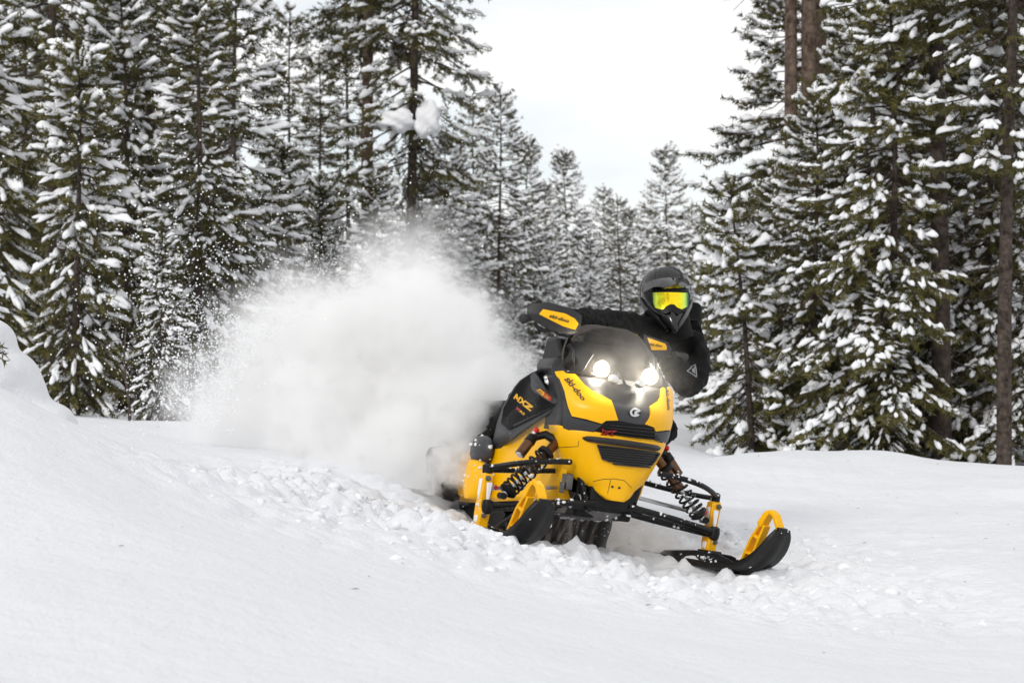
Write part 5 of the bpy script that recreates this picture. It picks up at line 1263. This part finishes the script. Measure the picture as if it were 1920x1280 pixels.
cloud('snow_dust', [B(1140, 1000, 8.25, 80, 1), B(1190, 1010, 8.1, 75, .8), B(1240, 1025, 8.2, 75, .8), B(1050, 985, 8.3, 60, .7), B(985, 960, 8.35, 60, .6), B(905, 820, 8.75, 60, .35)],
    (-.35, 7.85, .0), (.95, 8.74, .40), 8.0, 'low drifting snow dust under the nose of the snowmobile', nscale=6, warp=.12, soft=.8, fine=20)
ld = cloud('headlight_glow_haze', [(tuple(to_world((0, .10, .60))), (.33, .28, .24), 1)], (.0, 7.35, .45), (.95, 8.15, 1.15), .42, 'thin haze added before the lit headlights to spread their glow', nscale=5, warp=.12, soft=.9, fine=9, aniso=.4)  # haze volume added so a glow forms round the headlights
# single flakes and crumbs of snow in the air
tet = np.array([(1, 0, -.5), (-.5, .87, -.5), (-.5, -.87, -.5), (0, 0, 1.0), (0, 0, -1.0)]); tf = np.array([(0, 1, 3), (1, 2, 3), (2, 0, 3), (1, 0, 4), (2, 1, 4), (0, 2, 4)])
pts = []
fr = np.random.default_rng(21)
def spray_pts(n, cx, cy, sx, sy, y0, y1, smin, smax):
    for _ in range(n):
        y = fr.uniform(y0, y1); p = wpt(cx + fr.normal() * sx, cy + fr.normal() * sy, y); pts.append((*p, fr.uniform(smin, smax) ** 1.0 * (fr.random() ** 1.5 * .8 + .25)))
def spray_line(n, a, b, wd, y0, y1, smin, smax):
    for _ in range(n):
        u = fr.random(); e = -abs(fr.normal()) * wd; d = np.array(b) - np.array(a); nn = np.array([d[1], -d[0]]) / np.linalg.norm(d)
        q = np.array(a) + d * u + nn * -e; y = fr.uniform(y0, y1); pts.append((*wpt(q[0], q[1], y), fr.uniform(smin, smax) * (fr.random() ** 1.5 * .8 + .25)))
spray_line(5200, (400, 810), (500, 620), 75, 9.0, 10.4, .003, .009)
spray_line(4500, (500, 640), (720, 510), 60, 9.0, 10.4, .002, .007)
spray_line(2500, (700, 500), (900, 570), 50, 9.2, 10.2, .0015, .004)
spray_pts(2800, 370, 650, 100, 130, 9, 11, .004, .012)
spray_pts(900, 310, 440, 130, 160, 9, 13, .005, .013)
spray_pts(600, 660, 350, 150, 130, 9, 12, .004, .010)
spray_pts(500, 960, 640, 60, 60, 9.2, 10, .002, .006)
spray_pts(350, 1120, 1010, 70, 30, 7.9, 8.4, .002, .006)
spray_pts(120, 900, 900, 120, 60, 7.6, 8.8, .002, .006)
A = np.array(pts); A = A[A[:, 2] > .12]
rot_ = fr.normal(size=(len(A), 3, 3)); q_, _r = np.linalg.qr(rot_)
V = A[:, None, :3] + np.einsum('kj,nij->nki', tet, q_) * A[:, 3][:, None, None] * .75
F = (tf[None] + (np.arange(len(A)) * 5)[:, None, None]).reshape(-1, 3)
o = link('flying_snow', mesh_np('flying_snow', V.reshape(-1, 3), F, M['snow_tree'], False)); tag(o, 'specks of flying snow around the white cloud', None, None, 'stuff')
# crumbs of broken snow lying on the churned edge
bm = bmesh.new(); bmesh.ops.create_icosphere(bm, subdivisions=2, radius=1); cv = np.array([v.co for v in bm.verts]); cf = np.array([[v.index for v in f.verts] for f in bm.faces]); bm.free()
tmpl = []
for k in range(10):
    ph = fr.random((3, 3)) * 6; d = 1 + .22 * np.sin(2.3 * cv @ fr.normal(size=3) + ph[0, 0]) + .16 * np.sin(4.1 * cv @ fr.normal(size=3) + ph[1, 0]) + .10 * np.sin(8 * cv @ fr.normal(size=3))
    tmpl.append(cv * d[:, None] * np.array([1, .9, .65]))
tmpl = np.array(tmpl); Vs = []; Fs = []; n_ = 0
cx_ = fr.uniform(-2.0, 1.5, 12000); cy_ = fr.uniform(5.6, 9.3, 12000)
k_ = churn(cx_, cy_); sel = (fr.random(12000) < k_ ** 1.6 * .7) & (k_ > .22)
cx_, cy_ = cx_[sel], cy_[sel]; 
lo_ = (np.einsum('ij,nj->ni', RI, np.stack([cx_, cy_, np.full(len(cx_), .15)], -1) - OS)); inside = (np.abs(lo_[:, 0]) < .62) & (lo_[:, 1] < .45) & (lo_[:, 1] > -2.2); cx_, cy_ = cx_[~inside], cy_[~inside]
cz_ = ground(cx_, cy_); sz = .003 + .026 * fr.random(len(cx_)) ** 4
for i in range(len(cx_)):
    a = fr.random() * 6.28; R2 = np.array([[math.cos(a), -math.sin(a), 0], [math.sin(a), math.cos(a), 0], [0, 0, 1]])
    Vs.append(tmpl[fr.integers(0, 10)] @ R2.T * sz[i] + np.array([cx_[i], cy_[i], cz_[i] - .3 * sz[i]])); Fs.append(cf + n_); n_ += len(cv)
o = link('snow_crumbs', mesh_np('snow_crumbs', np.concatenate(Vs), np.concatenate(Fs), M['snow_clod'])); tag(o, 'small lumps of broken snow strewn along the churned edge', None, None, 'stuff')
